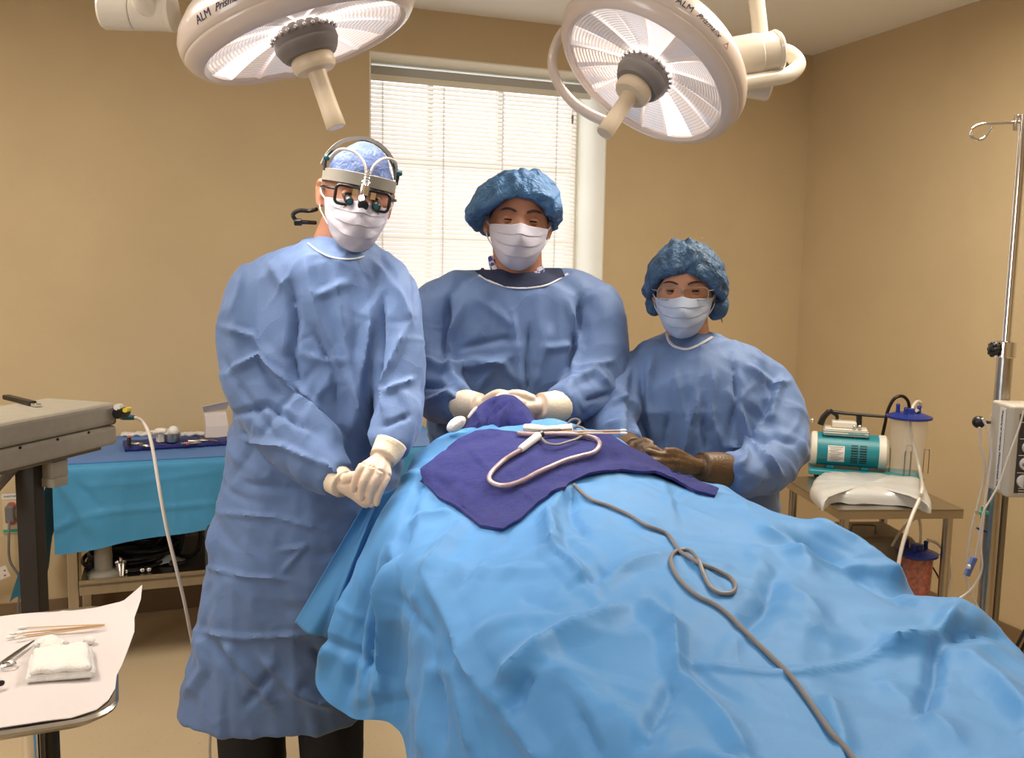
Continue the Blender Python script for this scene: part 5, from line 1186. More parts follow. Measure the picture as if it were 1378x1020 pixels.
for cx_, rr_ in ((.088, (.030, .035, .045)), (-.085, (.022, .03, .035))):
    b = MB(); b.sphere(O3+R3@np.array([cx_, .040, -.045]), rr_, 30, 20, ax=R3.T)
    V = np.array(b.v); N = normals(V, b.f); V = V+N*(.005*ridged(V*30, 3))[:, None]; b.v = [tuple(p) for p in V]; make('cap_bulge', b, 'bouffant_dark', B3)
glasses(B3, O3, R3, 'headband', w_=.036, h_=.0165, cx=.035, z=-.006, y=-.108, r=.0011, rr=.012, label='thin metal framed eyeglasses')
collar(B3, GT3, [(898, 450), (900, 458), (906, 465), (915, 469), (925, 470), (935, 467), (948, 460), (958, 454), (972, 450), (980, 444)], off=.001, Y=2.33, r=.0045)
b = MB(); b.tube([O3+R3@np.array([.07, .05, -.07]), O3+R3@np.array([.095, .05, -.075]), O3+R3@np.array([.105, .055, -.10])], [.006, .003, .001], 6); make('hair', b, 'brow', B3)
glove(B3, 'glove_brown', 'glove_brown', [(990, 640, 2.11, .042), (968, 632, 2.09, .040), (942, 628, 2.06, .032)], [(905, 612, 2.02), (902, 620, 2.01), (902, 628, 2.01), (906, 634, 2.02)],
      [[(905, 612, 2.02, .0105), (888, 612, 2.0, .0095), (872, 607, 1.995, .008)], [(902, 620, 2.01, .0105), (884, 621, 1.99, .0095), (868, 620, 1.985, .008)], [(902, 628, 2.01, .0105), (886, 629, 1.99, .0095), (872, 629, 1.985, .008)], [(906, 634, 2.02, .0095), (893, 636, 2.0, .0085), (882, 636, 1.995, .0075)], [(930, 620, 2.05, .012), (910, 609, 2.03, .0105), (896, 607, 2.01, .0085)]], 'brown latex glove, hand crossing in front', .0028)
glove(B3, 'glove_brown', 'glove_brown', [(838, 598, 2.13, .034), (846, 602, 2.10, .032), (854, 605, 2.07, .026)], [(866, 602, 2.03), (868, 609, 2.02), (868, 615, 2.02), (866, 620, 2.03)],
      [[(866, 602, 2.03, .010), (880, 604, 2.015, .009), (892, 611, 2.01, .008)], [(868, 609, 2.02, .010), (880, 613, 2.01, .009), (890, 618, 2.005, .008)], [(868, 615, 2.02, .010), (878, 620, 2.01, .009), (886, 625, 2.005, .008)], [(866, 620, 2.03, .0095), (874, 626, 2.02, .0085), (880, 630, 2.01, .0075)], [(856, 598, 2.05, .011), (866, 594, 2.04, .010), (876, 597, 2.03, .008)]], 'brown latex glove, hand tucked under', .003)

# ================================================================ SURGICAL LAMPS
def lamp_axis(C, ix, iy, tow):
    r = norm(C-CAM); x_ = norm(X3-r*(r@X3)); y_ = norm(D3-r*(r@D3)-x_*(x_@D3)); return norm(x_*ix+y_*iy-r*tow)
def surgical_lamp(label, C, ax, s=1.0, twist=0):
    L = thing('surgical_lamp', label, 'surgical lamp', C); up = -ax
    x, y, _ = frame(up)
    b = MB(); b.lathe([(r*s, h*s) for r, h in [(.206, .010), (.206, .0), (.214, -.006), (.226, -.003), (.237, .008), (.242, .016), (.244, .021), (.243, .023), (.246, .025), (.248, .040), (.247, .055), (.238, .075), (.215, .100), (.17, .122), (.11, .138), (.05, .145), (0, .146)]], C, up, 96, caps=False); sh = make('housing', b, 'lamp_shell', L, smooth=50)
    # reflector and lit prismatic lens sectors
    ns = 16; rg = np.random.RandomState(int(s*100)+twist)
    for k in range(ns):
        a0, a1 = 2*math.pi*k/ns, 2*math.pi*(k+1)/ns; b = MB(); G = []; gl = []
        rs = np.linspace(.048, .2055, 40)
        br = rg.choice([.15, .3, .55, .9, 2.6], p=[.2, .25, .25, .18, .12])
        for i, r_ in enumerate(rs):
            h_ = .004+.030*(1-(r_/.206)**2)+(.0012 if i % 2 else 0)
            row = []
            for j in range(7):
                a = a0+(a1-a0)*(j/6); edge = (j in (0, 6)); hh = h_-(.004 if edge else 0); row.append(C+up*hh*s+(x*math.cos(a)+y*math.sin(a))*r_*s); f_ = (i/39)
                gl.append((br*(1.0-.35*f_)+.35*math.exp(-((i/39)/.12)**2)*3)*(1.25 if i % 2 else .75)+(2.0*(1-f_) if edge and k % 2 == 0 else .1))
            G.append(row)
        b.grid(G); o = make('lens_sector', b, 'lens', L, smooth=False, merge=False)
        at_ = o.data.attributes.new('glow', 'FLOAT', 'POINT'); at_.data.foreach_set('value', [float(g_) for g_ in gl])
    b = MB(); b.lathe([(r*s, h*s) for r, h in [(.046, .034), (.066, .012), (.067, -.006), (.060, -.022), (.054, -.030), (.044, -.031)]], C, up, 40); make('hub', b, 'lamp_hub', L)
    for k in range(24):
        a = 2*math.pi*k/24; p = C+up*.016*s+(x*math.cos(a)+y*math.sin(a))*.068*s; 
        if k == 0: b = MB()
        b.sphere(p, .0045*s, 8, 6)
    make('hub_studs', b, 'chrome', L)
    b = MB(); b.lathe([(r*s, h*s) for r, h in [(.042, -.030), (.045, -.036), (.045, -.052), (.040, -.060), (.020, -.062), (.0, -.062)]], C, up, 36); make('handle_mount', b, 'lamp_handle', L)
    b = MB(); b.lathe([(r*s, h*s) for r, h in [(.021, -.060), (.019, -.075), (.0195, -.14), (.021, -.178), (.019, -.181), (.0, -.179)]], C, up, 32); make('handle', b, 'lamp_handle', L)
    l = area_light('lamp_beam', C-up*.002, ax, .40*s, .40*s, LAMP_POWER, (1.0, .93, .86), 'DISK', math.radians(75)); l.parent = L; l.location = Vector(ax*.004)
    return L, up, x, y
def rim_text(L, C, up, s, ang, body, size, m, h=.046, r=.2455, shear=0, flip=1, name='lettering'):
    V, Fc = text_mesh(body, size, .0003, shear); x, y, _ = frame(up); mb = MB(); P = []
    for v_ in V:
        a = ang+flip*v_[0]/r; hh = h+v_[1]; 
        # follow the housing between (.246,.038) and (.215,.100)
        rr = np.interp(hh, [.025, .040, .055, .075, .100, .122], [.246, .248, .247, .2392, .2165, .172])+.0006+v_[2]
        P.append(C+up*hh*s+(x*math.cos(a)+y*math.sin(a))*rr*s)
    mb.add(P, Fc); make(name, mb, m, L, smooth=False, merge=False)
def ang_of(C, up, d): x, y, _ = frame(up); d = np.asarray(d); return math.atan2(d@y, d@x)

C1 = at(412, 57, 1.95); A1 = lamp_axis(C1, .29, .925, .27)
L1, up1, x1, y1 = surgical_lamp('surgical lamp at upper left, its handle above the surgeon', C1, A1, 1.0, 3)
C2 = at(865, 104, 2.28); A2 = lamp_axis(C2, -.46, .71, .53)
L2, up2, x2, y2 = surgical_lamp('surgical lamp at upper right, tilted toward the camera, in front of the window', C2, A2, 1.0, 8)
def nearest_angle(C, up, px, py, h=.046, r=.246):
    x, y, _ = frame(up); best = None
    for k in range(720):
        a = math.pi*k/360; n = x*math.cos(a)+y*math.sin(a); p = C+up*h+n*r
        if n@(p-CAM) > 0: continue
        q = project(p[None])[0]; d_ = (q[0]-px)**2+(q[1]-py)**2
        if best is None or d_ < best[0]: best = (d_, a)
    return best[1] if best else 0
for (L_, C_, up_, pts) in ((L1, C1, up1, ((283, 35), (310, 22), (330, 19))), (L2, C2, up2, ((913, 21), (938, 36), (957, 68)))):
    an = [nearest_angle(C_, up_, *p) for p in pts]
    fl = 1
    q0 = project((C_+up_*.046+(frame(up_)[0]*math.cos(an[0])+frame(up_)[1]*math.sin(an[0]))*.246)[None])[0]; q1 = project((C_+up_*.046+(frame(up_)[0]*math.cos(an[0]+.05)+frame(up_)[1]*math.sin(an[0]+.05))*.246)[None])[0]
    fl = 1 if q1[0] > q0[0] else -1
    rim_text(L_, C_, up_, 1.0, an[0], 'ALM', .022, 'ink', flip=fl, name='maker_lettering')
    rim_text(L_, C_, up_, 1.0, an[0]+fl*.27, 'Prismalix', .019, 'ink', shear=.5, flip=fl, name='model_lettering')
    a_ = an[0]+fl*.52; V_ = [(-.007, -.006), (.007, -.006), (0, .007)]; x, y, _ = frame(up_)
    mb = MB(); P = []
    for u_, h_ in V_: hh = .046+h_; P.append(C_+up_*hh+(x*math.cos(a_+u_/.246*fl)+y*math.sin(a_+u_/.246*fl))*(np.interp(hh, [.03, .055, .075, .1], [.2465, .247, .2392, .2165])+.001))
    mb.tube(P, .0007, 6, 1, closed=True); make('warning_triangle', mb, 'ink_red', L_)
# suspension, right lamp
def AT(x, y, Y): return at(x, y, Y)
Yj = 2.30
b = MB(); j0, j1 = AT(975, 82, 2.28), AT(1042, 70, Yj); b.cyl(j0, j0*.35+j1*.65, .052, .052, 28); b.cyl(j0*.62+j1*.38, j1, .049, .049, 28); make('pivot_joint', b, 'lamp_arm', L2, bevel=.004)
b = MB(); b.lathe([(.050, -.004), (.052, .004), (.048, .010), (0, .011)], j1, j1-j0, 28); make('end_cap', b, 'lamp_arm', L2)
b = MB(); b.tube([AT(1040, 66, 2.33), AT(1062, 72, 2.33), AT(1074, 86, 2.32), AT(1062, 100, 2.30), AT(1035, 106, 2.28), AT(1000, 112, 2.26)], .019, 16, 7); make('yoke_arm', b, 'lamp_arm', L2)
pc = AT(1022, 60, 2.40); b = MB(); b.tube([AT(1024, 130, 2.40), AT(1024, 60, 2.40), AT(1018, 0, 2.40), AT(1012, -60, 2.40), np.array([AT(1005, -60, 2.4)[0], 2.40, CZ-.02])], .020, 16, 5); make('down_tube', b, 'lamp_arm', L2)
b = MB(); q = AT(1018, 112, 2.36); b.cyl(q-np.array([.035, 0, .0]), q+np.array([.035, 0, -.01]), .034, seg=24); make('lower_joint', b, 'lamp_arm', L2, bevel=.006)
q = np.array([AT(1005, -60, 2.4)[0], 2.40, CZ]); b = MB(); b.lathe([(.13, 0), (.13, -.02), (.06, -.05), (.03, -.06)], q, (0, 0, 1), 32); make('ceiling_plate', b, 'lamp_arm', L2)
def yoke_arc(L, C, up, a0, a1, r=.262, h=.035, rt=.011):
    x, y, _ = frame(up); P = [C+up*(h+.05*math.sin((a-a0)/(a1-a0)*math.pi)*0)+(x*math.cos(a)+y*math.sin(a))*r for a in np.linspace(a0, a1, 16)]; b = MB(); b.tube(P, rt, 12, 4); make('yoke_ring', b, 'lamp_shell', L)
P = [AT(x, y, Y) for x, y, Y in [(790, 22, 2.44), (762, 38, 2.43), (748, 60, 2.42), (743, 85, 2.42), (750, 110, 2.42), (768, 135, 2.41), (792, 153, 2.39), (825, 168, 2.36)]]; b = MB(); b.tube(P, .017, 14, 6, flat=.7); make('yoke_ring', b, 'lamp_shell', L2)
# back half of the yoke of the left lamp, seen under its rim
P = [AT(x, y, Y) for x, y, Y in [(300, 60, 2.18), (335, 88, 2.20), (370, 99, 2.22), (400, 99, 2.22), (440, 80, 2.2)]]; b = MB(); b.tube(P, .012, 12, 6, flat=.7); make('yoke_ring', b, 'lamp_shell', L1)
# left lamp knob and arm
q = AT(360, 2, 1.78); b = MB(); b.sphere(q, (.016, .016, .010), 16, 10); make('pivot_cap', b, 'chrome', L1)
j0, j1 = AT(140, 14, 1.9), AT(230, 16, 1.9)
b = MB(); b.lathe([(.0, -.004), (.034, -.003), (.037, .002), (.037, .058), (.0355, .060)], j0, j1-j0, 32); b.lathe([(.0355, .061), (.037, .063), (.037, .128), (.039, .130), (.039, .139), (.0, .141)], j0, j1-j0, 32); make('elbow_joint', b, 'lamp_arm', L1, smooth=30)
b = MB(); b.tube([AT(205, 14, 1.88), AT(190, 0, 1.86), AT(188, -30, 1.86), AT(200, -70, 1.88), AT(280, -90, 1.95), C1+up1*.17], .020, 14, 6); make('curved_arm', b, 'lamp_arm', L1)
q = AT(188, -60, 1.90); q = np.array([q[0], q[1], CZ]); b = MB(); b.tube([AT(150, 4, 1.9), AT(155, -40, 1.92), q-np.array([0, 0, .03])], .022, 14, 5); make('down_tube', b, 'lamp_arm', L1)
b = MB(); b.lathe([(.13, 0), (.13, -.02), (.06, -.05), (.03, -.06)], q, (0, 0, 1), 32); make('ceiling_plate', b, 'lamp_arm', L1)

# ================================================================ RIGHT SIDE: STEEL TABLE, PUMP, CANISTERS
a6 = math.radians(5); EX = np.array([math.cos(a6), math.sin(a6), 0]); EY = np.array([-math.sin(a6), math.cos(a6), 0]); EA = np.array([EX, EY, BZ])
RTZ = .75; r0 = onz(1129, 686, RTZ); RW, RD = np.linalg.norm(onz(1312, 693, RTZ)-r0), .50
rt = thing('side_table', 'stainless steel side table behind the patient at right', 'table', r0+EX*RW/2+EY*RD/2-BZ*RTZ)
b = MB(); b.box(r0+EX*RW/2+EY*RD/2-BZ*.003, (RW, RD, .006), EA); b.box(r0+EX*RW/2+EY*.002-BZ*.018, (RW, .004, .030), EA); b.box(r0+EX*.002+EY*RD/2-BZ*.018, (.004, RD-.01, .030), EA); b.box(r0+EX*(RW-.002)+EY*RD/2-BZ*.018, (.004, RD-.01, .030), EA); b.box(r0+EX*RW/2+EY*(RD-.002)-BZ*.018, (RW-.01, .004, .03), EA)
make('tabletop', b, 'steel', rt, smooth=False)
for dx in (.035, RW-.035):
    for dy in (.03, RD-.03):
        p = r0+EX*dx+EY*dy; b = MB(); b.cyl(np.array([p[0], p[1], .03]), np.array([p[0], p[1], RTZ-.034]), .016, seg=16); make('leg', b, 'steel', rt)
        b = MB(); b.lathe([(.02, 0), (.02, .03)], (p[0], p[1], 0), (0, 0, 1), 14); make('foot', b, 'black', rt)
b = MB(); b.box(r0+EX*RW/2+EY*RD/2-BZ*(RTZ-.25), (RW-.03, RD-.03, .012), EA); make('lower_shelf', b, 'steel', rt, smooth=False)
# pump: base tray, cylinder body, head, handle
def onT(px, py, z=RTZ): return onz(px, py, z)
pz = RTZ
pb0, pb1 = onz(1088, 638, pz+.012), onz(1244, 650, pz+.012); pd_ = norm((pb1-pb0)*[1, 1, 0]); pn = np.cross((0, 0, 1), pd_); PA = np.array([pd_, pn, BZ]); pl = np.linalg.norm((pb1-pb0)*[1, 1, 0])
pb0 = pb0*[1, 1, 0]+np.array([0, 0, pz])+pn*.01
pm = thing('suction_pump', 'teal and white electric suction pump with black handle on the steel table', 'pump', pb0+pd_*pl/2+pn*.07)
b = MB(); b.box(pb0+pd_*pl/2+pn*.07+BZ*.020, (pl, .15, .020), PA); make('base_tray', b, 'teal', pm, smooth=False, bevel=.006)
for kx in (.03, pl-.03):
    for ky in (.02, .12): b = MB(); b.lathe([(.010, 0), (.010, .011)], pb0+pd_*kx+pn*ky, (0, 0, 1), 12); make('rubber_foot', b, 'black', pm)
sc_p = np.linalg.norm(at(1200, 600, 3.3)-at(1100, 600, 3.3))/100
Yp = (pb0+pn*.07)[1]; mpp = Yp/FPX   # metres per pixel there
cr_ = .064; cb = pb0+pd_*(.004+.0)+pn*.075+BZ*(.030+cr_+.008); cl_ = 88*mpp
xs = cb+pd_*.012; 
b = MB(); b.lathe([(cr_, 0), (cr_, cl_*.98)], xs, pd_, 40); by = make('motor_body', b, 'teal', pm)
b = MB(); b.lathe([(0, -.012), (cr_*.5, -.014), (cr_*.8, -.014), (cr_*.98, -.010), (cr_*1.04, -.002), (cr_*1.04, .010), (cr_, .012)], xs, pd_, 40); ec = make('end_bell', b, 'pump_white', pm)
b = MB(); b.lathe([(cr_*1.0, cl_*.93), (cr_*1.03, cl_*.95), (cr_*1.03, cl_*1.03), (cr_*.8, cl_*1.07), (0, cl_*1.08)], xs, pd_, 40); make('end_bell', b, 'pump_white', pm)
for k in range(4):
    a = math.pi/4+k*math.pi/2; p = xs-pd_*.0145+(pn*math.cos(a)+BZ*math.sin(a))*cr_*.72; b = MB(); b.lathe([(.005, 0), (.005, .004)], p, -pd_, 10); make('screw', b, 'ink_grey', ec)
b = MB(); b.box(xs+pd_*cl_*.45+BZ*(cr_+.006), (cl_*.66, .09, .020), PA); b.box(xs+pd_*cl_*.45+BZ*(cr_+.020), (cl_*.62, .084, .010), PA); make('head_base', b, 'pump_white', pm, smooth=False, bevel=.005)
b = MB(); b.box(xs+pd_*cl_*.45+BZ*(cr_+.003), (cl_*.665, .092, .004), PA); b.box(xs+pd_*cl_*.45+BZ*(cr_+.0135), (cl_*.665, .092, .002), PA); make('teal_stripe', b, 'teal', pm, smooth=False)
place_text('maker_lettering', 'Schuco-Vac', .013, xs+pd_*cl_*.6+BZ*(cr_+.008)-pn*.0462, pd_, BZ, 'teal', pm)
b = MB(); b.box(xs+pd_*cl_*.42+BZ*(cr_+.038), (cl_*.36, .06, .026), PA); make('pump_head', b, 'pump_white', pm, smooth=False, bevel=.006)
b = MB(); b.sphere(xs+pd_*cl_*.64+BZ*(cr_+.036)-pn*.04, .009, 12, 8); b.sphere(xs+pd_*cl_*.56+BZ*(cr_+.036)-pn*.042, .007, 12, 8); make('pressure_valve', b, 'chrome', pm)
hz = xs[2]+cr_
hb = lambda t, z_: xs+pd_*cl_*t+BZ*(cr_+z_)
b = MB(); b.tube([hb(.08, .03), hb(.12, .06), hb(.20, .085)], [.013, .012, .011], 10, 3); b.tube([hb(.16, .084), hb(.5, .079), hb(.95, .076), hb(1.0, .076)], [.008, .0065, .0055, .0045], 10, 3); b.tube([hb(.64, .03), hb(.63, .075)], [.010, .011], 10, 3); b.tube([hb(.2, .088), hb(.30, .072), hb(.32, .055)], [.009, .008, .006], 10, 3); make('handle', b, 'black', pm)
b = MB(); b.sphere(hb(-.04, .045), .008, 10, 8); make('knob', b, 'chrome', pm)
# vents, label on the body
nc = -pn
def bodypt(t, ang, off=.0006): a = math.radians(ang); return xs+pd_*cl_*t+(nc*math.cos(a)+BZ*math.sin(a))*(cr_+off)
G = [[bodypt(t, a_) for t in np.linspace(.20, .44, 5)] for a_ in np.linspace(22, -38, 12)]; b = MB(); b.grid(G); lbp = make('spec_label', b, 'label_white', pm)
for k in range(9):
    G = [[bodypt(t, a_, .0012) for t in np.linspace(.22+.02*(k % 2), .42-.03*(k % 3), 5)] for a_ in (18-k*6.2, 16.6-k*6.2)]; b = MB(); b.grid(G); make('label_line', b, 'ink_grey' if k else 'ink', lbp)
for r_ in range(8):
    for c_ in range(2):
        G = [[bodypt(t, a_, .001) for t in np.linspace(.53+c_*.125, .63+c_*.125, 4)] for a_ in (28-r_*9, 23.5-r_*9)]; b = MB(); b.grid(G); make('vent_slot', b, 'black', pm)
for k in (.25, .75): b = MB(); b.box(xs+pd_*cl_*k-BZ*(cr_+.000), (.03, .07, .014), PA); make('mount_foot', b, 'teal', pm, smooth=False, bevel=.003)
# canister on the tray
cz = pz+.031; cp_ = onz(1216, 636, cz); cp_ = pb0*1.0+pd_*(pl-.058)+pn*.075; cp_ = np.array([cp_[0], cp_[1], cz])
def canister(base, h, r0_, r1_, label, fluid=None):
    c = thing('suction_canister', label, 'canister', base)
    b = MB(); b.lathe([(r0_, 0), (r0_*1.02, .004), (r1_, h), (r1_-.002, h), (r0_-.002, .006)], base, (0, 0, 1), 36, caps=False); b.lathe([(0, .002), (r0_, .002)], base, (0, 0, 1), 36, caps=False); make('jar', b, 'plastic_thin' if fluid else 'plastic_clear', c)
    b = MB(); b.lathe([(r1_+.002, h-.006), (r1_+.012, h-.003), (r1_+.013, h+.005), (r1_+.003, h+.008), (r1_*.8, h+.015), (.022, h+.018), (.020, h+.034), (.0, h+.035)], base, (0, 0, 1), 36); lid = make('lid', b, 'lid_blue', c)
    for a_, hh in ((.3, .022), (2.4, .026), (4.0, .022)):
        b = MB(); p = base+np.array([math.cos(a_)*r1_*.62, math.sin(a_)*r1_*.62, h+.012]); b.lathe([(.008, 0), (.007, hh), (.009, hh+.002), (.006, hh+.010)], p, (0, 0, 1), 12); make('port', b, 'lid_blue', lid)
    if fluid: b = MB(); b.lathe([(0, .006), (r0_-.003, .006), (r0_+(r1_-r0_)*fluid-.003, h*fluid), (0, h*fluid)], base, (0, 0, 1), 32); make('fluid', b, 'plastic_red', c)
    else: b = MB(); b.lathe([(.009, .012), (.011, h-.004)], base+np.array([-.005, 0, 0]), (0, 0, 1), 14, caps=False); make('inner_tube', b, 'plastic_clear', c)
    return c
canister(cp_, 74*mpp, 21*mpp, 24.5*mpp, 'empty clear suction canister with blue lid next to the teal pump')
# wire holder
wh = thing('wire_holder', 'thin steel wire loops gripping the clear canister on the pump tray', 'wire holder', cp_)
for a_ in (180, 250, 350, 60):
    a = math.radians(a_); rr = 25*mpp; p = cp_+np.array([math.cos(a)*rr, math.sin(a)*rr, 0]); t_ = np.array([-math.sin(a), math.cos(a), 0])*.010 if a_ not in (180, 350) else np.array([.008, -.004, 0])
    b = MB(); b.tube([p-t_, p-t_+BZ*.085, p-t_*.5+BZ*.092, p+t_*.5+BZ*.092, p+t_+BZ*.085, p+t_], .0017, 6, 4); make('wire_loop', b, 'steel_dark', wh)
# hoses
Pp = [xs+pd_*cl_*1.0+BZ*.02+pn*.03, at(1187, 590, Yp+.05), at(1191, 570, Yp+.03), at(1195, 552, Yp), at(1203, 537, Yp-.01), at(1214, 533, Yp-.01), at(1222, 540, Yp), at(1224, 553, Yp), cp_+np.array([.0, 0, 74*mpp+.03])]
b = MB(); b.tube(Pp, .0065, 10, 6); tag(make('black_hose', b, 'black', loc=Pp[0]), 'black rubber hose arching from the pump to the canister lid', 'hose')
Pp = [cp_+np.array([.018, -.02, 74*mpp+.03])]+[at(x, y, Y) for x, y, Y in [(1239, 552, Yp-.03), (1239, 542, Yp-.04), (1233, 541, Yp-.05), (1227, 552, Yp-.07), (1225, 575, Yp-.09), (1231, 605, Yp-.12), (1238, 635, Yp-.2), (1241, 655, 2.93), (1237, 672, 2.88), (1229, 690, 2.85), (1221, 712, 2.82), (1214, 735, 2.80), (1209, 760, 2.78), (1206, 790, 2.76), (1204, 850, 2.75)]]
b = MB(); b.tube(Pp, .0062, 10, 6); tag(make('clear_hose', b, 'tube_clear', loc=Pp[0]), 'clear plastic suction hose hanging over the front edge of the steel table', 'hose')
# white plastic package on the table front
zpk = RTZ+.001
outl = [(1092, 656), (1095, 650), (1110, 641), (1150, 641), (1200, 645), (1238, 650), (1248, 662), (1254, 680), (1250, 685), (1236, 679), (1200, 673), (1150, 672), (1122, 671), (1108, 680), (1100, 674), (1090, 662)]
mb = MB(); pk = np.array([onz(x, y, RTZ+.02) for x, y in outl]); c_ = pk.mean(0); G = []
bdn = np.array(catmull(list(pk), 4, True))
for k, (sc__, z_) in enumerate([(1.0, -.018), (1.0, -.004), (.97, .012), (.9, .022), (.7, .028), (.4, .030), (.1, .030)]):
    G.append([c_+(p-c_)*sc__+np.array([0, 0, z_]) for p in bdn])
mb.grid(G, wrap=True); V = np.array(mb.v); V[:, 2] += .0045*ridged(V*24, 3)+.002*vnoise(V*60, 1); V[:, 2] = np.maximum(V[:, 2], RTZ+.0015)
mb.v = [tuple(p) for p in V]; n = len(bdn); mb.f.append(tuple(range(n))); mb.m.append(0); mb.f.append(tuple(len(V)-n+k for k in range(n))[::-1]); mb.m.append(0)
tag(make('plastic_package', mb, 'film', loc=c_, smooth=60), 'crinkled white plastic package lying in front of the pump', 'package')
# lower items
LZ = .256
q = onz(1240, 790, LZ); cq = r0+EX*.27+EY*.10; cq = np.array([cq[0], cq[1], LZ])
top_ = at(1234, 742, cq[1]-.0); cq[0] = at(1234, 742, cq[1])[0]
hcan = at(1234, 745, cq[1])[2]-LZ
canister(cq, hcan, .047, .058, 'suction canister of pink-red fluid with blue lid on the lower shelf', .97)
b = MB(); b.box(cq+np.array([.07, -.01, hcan+.002]), (.03, .012, .004), np.eye(3)); tag(make('tube_clip', b, 'steel', loc=cq+np.array([.07, -.01, hcan])), 'small steel clip at the rim of the red canister', 'clip')
for pts, lab, rr in (([(1200, 735, cq[1]+.05), (1212, 715, cq[1]+.05), (1225, 702, cq[1]+.03), (1236, 698, cq[1]), (1239, 715, cq[1]), (1238, 738, cq[1])], 'clear tube looping above the red canister lid', .005), ([(1247, 726, cq[1]-.01), (1262, 732, cq[1]-.02), (1275, 750, cq[1]-.03), (1280, 775, cq[1]-.03), (1272, 805, cq[1]-.03), (1255, 830, cq[1]-.03), (1240, 860, cq[1]-.03)], 'clear tube curving down right of the red canister', .005), ([(1255, 763, cq[1]), (1264, 780, cq[1]), (1268, 805, cq[1]), (1272, 840, cq[1])], 'short dark tube beside the red canister', .003)):
    P = [at(*p) for p in pts]; b = MB(); b.tube(P, rr, 8, 6); tag(make('drain_tube', b, 'black' if 'dark' in lab else 'tube_clear', loc=P[0]), lab, 'tube')
# grey case with handle
gq = r0+EX*.13+EY*.34; gz = at(1155, 712, gq[1])[2]
gc_ = thing('equipment_case', 'olive grey equipment case with wire handle on the lower shelf', 'case', (gq[0], gq[1], LZ))
gx = at(1155, 712, gq[1])[0]
b = MB(); b.box((gx, gq[1], (LZ+gz)/2), (.34, .26, gz-LZ), EA); make('case_body', b, 'bracket', gc_, smooth=False, bevel=.03)
b = MB(); h_ = np.array([gx, gq[1]-.05, gz]); b.tube([h_+(-.045, 0, 0), h_+(-.045, 0, .022), h_+(-.035, 0, .03), h_+(.035, 0, .03), h_+(.045, 0, .022), h_+(.045, 0, 0)], .004, 8, 3); make('handle', b, 'steel_dark', gc_)
q = at(1100, 712, 2.9); b = MB(); b.sphere(q, (.045, .03, .025), 16, 10); V = np.array(b.v); V[:, 2] += .006*vnoise(V*40, 2); b.v = [tuple(p) for p in V]; b.lathe([(.06, -q[2]), (.07, -q[2]*.8), (.055, -q[2]*.3), (.04, -.02), (.0, .0)], q, (0, 0, 1), 18)
tag(make('white_bundle', b, 'film', loc=q), 'white plastic bundle peeking above the drape left of the steel table leg', 'bundle')

# ================================================================ IV POLE WITH MONITOR
YI = 2.25; XI = at(1347, 550, YI)[0]; zc = at(1352, 470, YI)[2]; ztp = at(1378, 160, YI)[2]
iv = thing('iv_pole', 'chrome rolling pole with bag hooks at the right edge', 'pole', (XI, YI, 0))
b = MB(); b.cyl((XI, YI, .10), (XI, YI, zc), .0185, seg=24); make('lower_tube', b, 'steel', iv)
b = MB(); b.cyl((XI+.032, YI+.01, .10), (XI+.032, YI+.01, at(1345, 560, YI)[2]), .010, seg=16); make('side_tube', b, 'steel_dark', iv)
b = MB(); b.cyl((XI, YI, zc), (XI, YI, ztp+.01), .011, seg=20); make('upper_tube', b, 'chrome', iv)
b = MB(); b.lathe([(.024, -.02), (.026, -.018), (.026, .018), (.022, .02)], (XI, YI, zc), (0, 0, 1), 24); make('clamp_collar', b, 'chrome', iv)
kq = np.array([XI-.032, YI-.01, zc]); b = MB(); b.cyl(kq+(.012, 0, 0), kq, .006, seg=12)
for k in range(8): a = k*math.pi/4; b.sphere(kq+np.array([-.006, .013*math.cos(a), .013*math.sin(a)]), .0065, 10, 8)
b.sphere(kq+(-.006, 0, 0), (.010, .015, .015), 14, 10); make('clamp_knob', b, 'black', iv)
hp = lambda x, y, dY=0: at(x, y, YI+dY)
b = MB(); b.tube([hp(1378, 164), hp(1345, 166), hp(1322, 167), hp(1309, 173), hp(1306, 182), hp(1314, 188), hp(1324, 186), hp(1331, 177), hp(1335, 170)], .0036, 10, 6); make('hook', b, 'chrome', iv)
b = MB(); b.tube([hp(1378, 162), hp(1371, 156), hp(1366, 164), hp(1366, 176), hp(1367, 154)], .004, 8, 5); make('hook_clip', b, 'steel', iv)
b = MB(); b.tube([hp(1378, 164), hp(1400, 162), hp(1440, 160), hp(1458, 172), hp(1448, 184), hp(1436, 176)], .0036, 10, 5); make('hook', b, 'chrome', iv)
for k in range(5):
    a = 2*math.pi*k/5+.3; e_ = np.array([XI+.26*math.cos(a), YI+.26*math.sin(a), .06]); b = MB(); b.tube([(XI, YI, .10), (XI+.13*math.cos(a), YI+.13*math.sin(a), .085), e_], [.02, .016, .012], 10, 3); make('leg', b, 'chrome', iv)
    b = MB(); b.cyl(e_-(0.012, 0, .034), e_+(.012, 0, -.034), .025, seg=16); make('caster', b, 'black', iv)
# monitor
Ym = YI-.075
mc = thing('infusion_monitor', 'beige monitor box with dark dial panel clamped to the chrome pole', 'monitor', hp(1362, 665, -.08))
tl_, bl_ = at(1347, 542, Ym), at(1333, 662, Ym); tr_ = at(1362, 548, Ym-.06); 
mx = tl_[0]-.006; mz0, mz1 = bl_[2], tl_[2]; W_, D_ = .15, .11
sx0 = at(1347, 600, Ym)[0]-.004
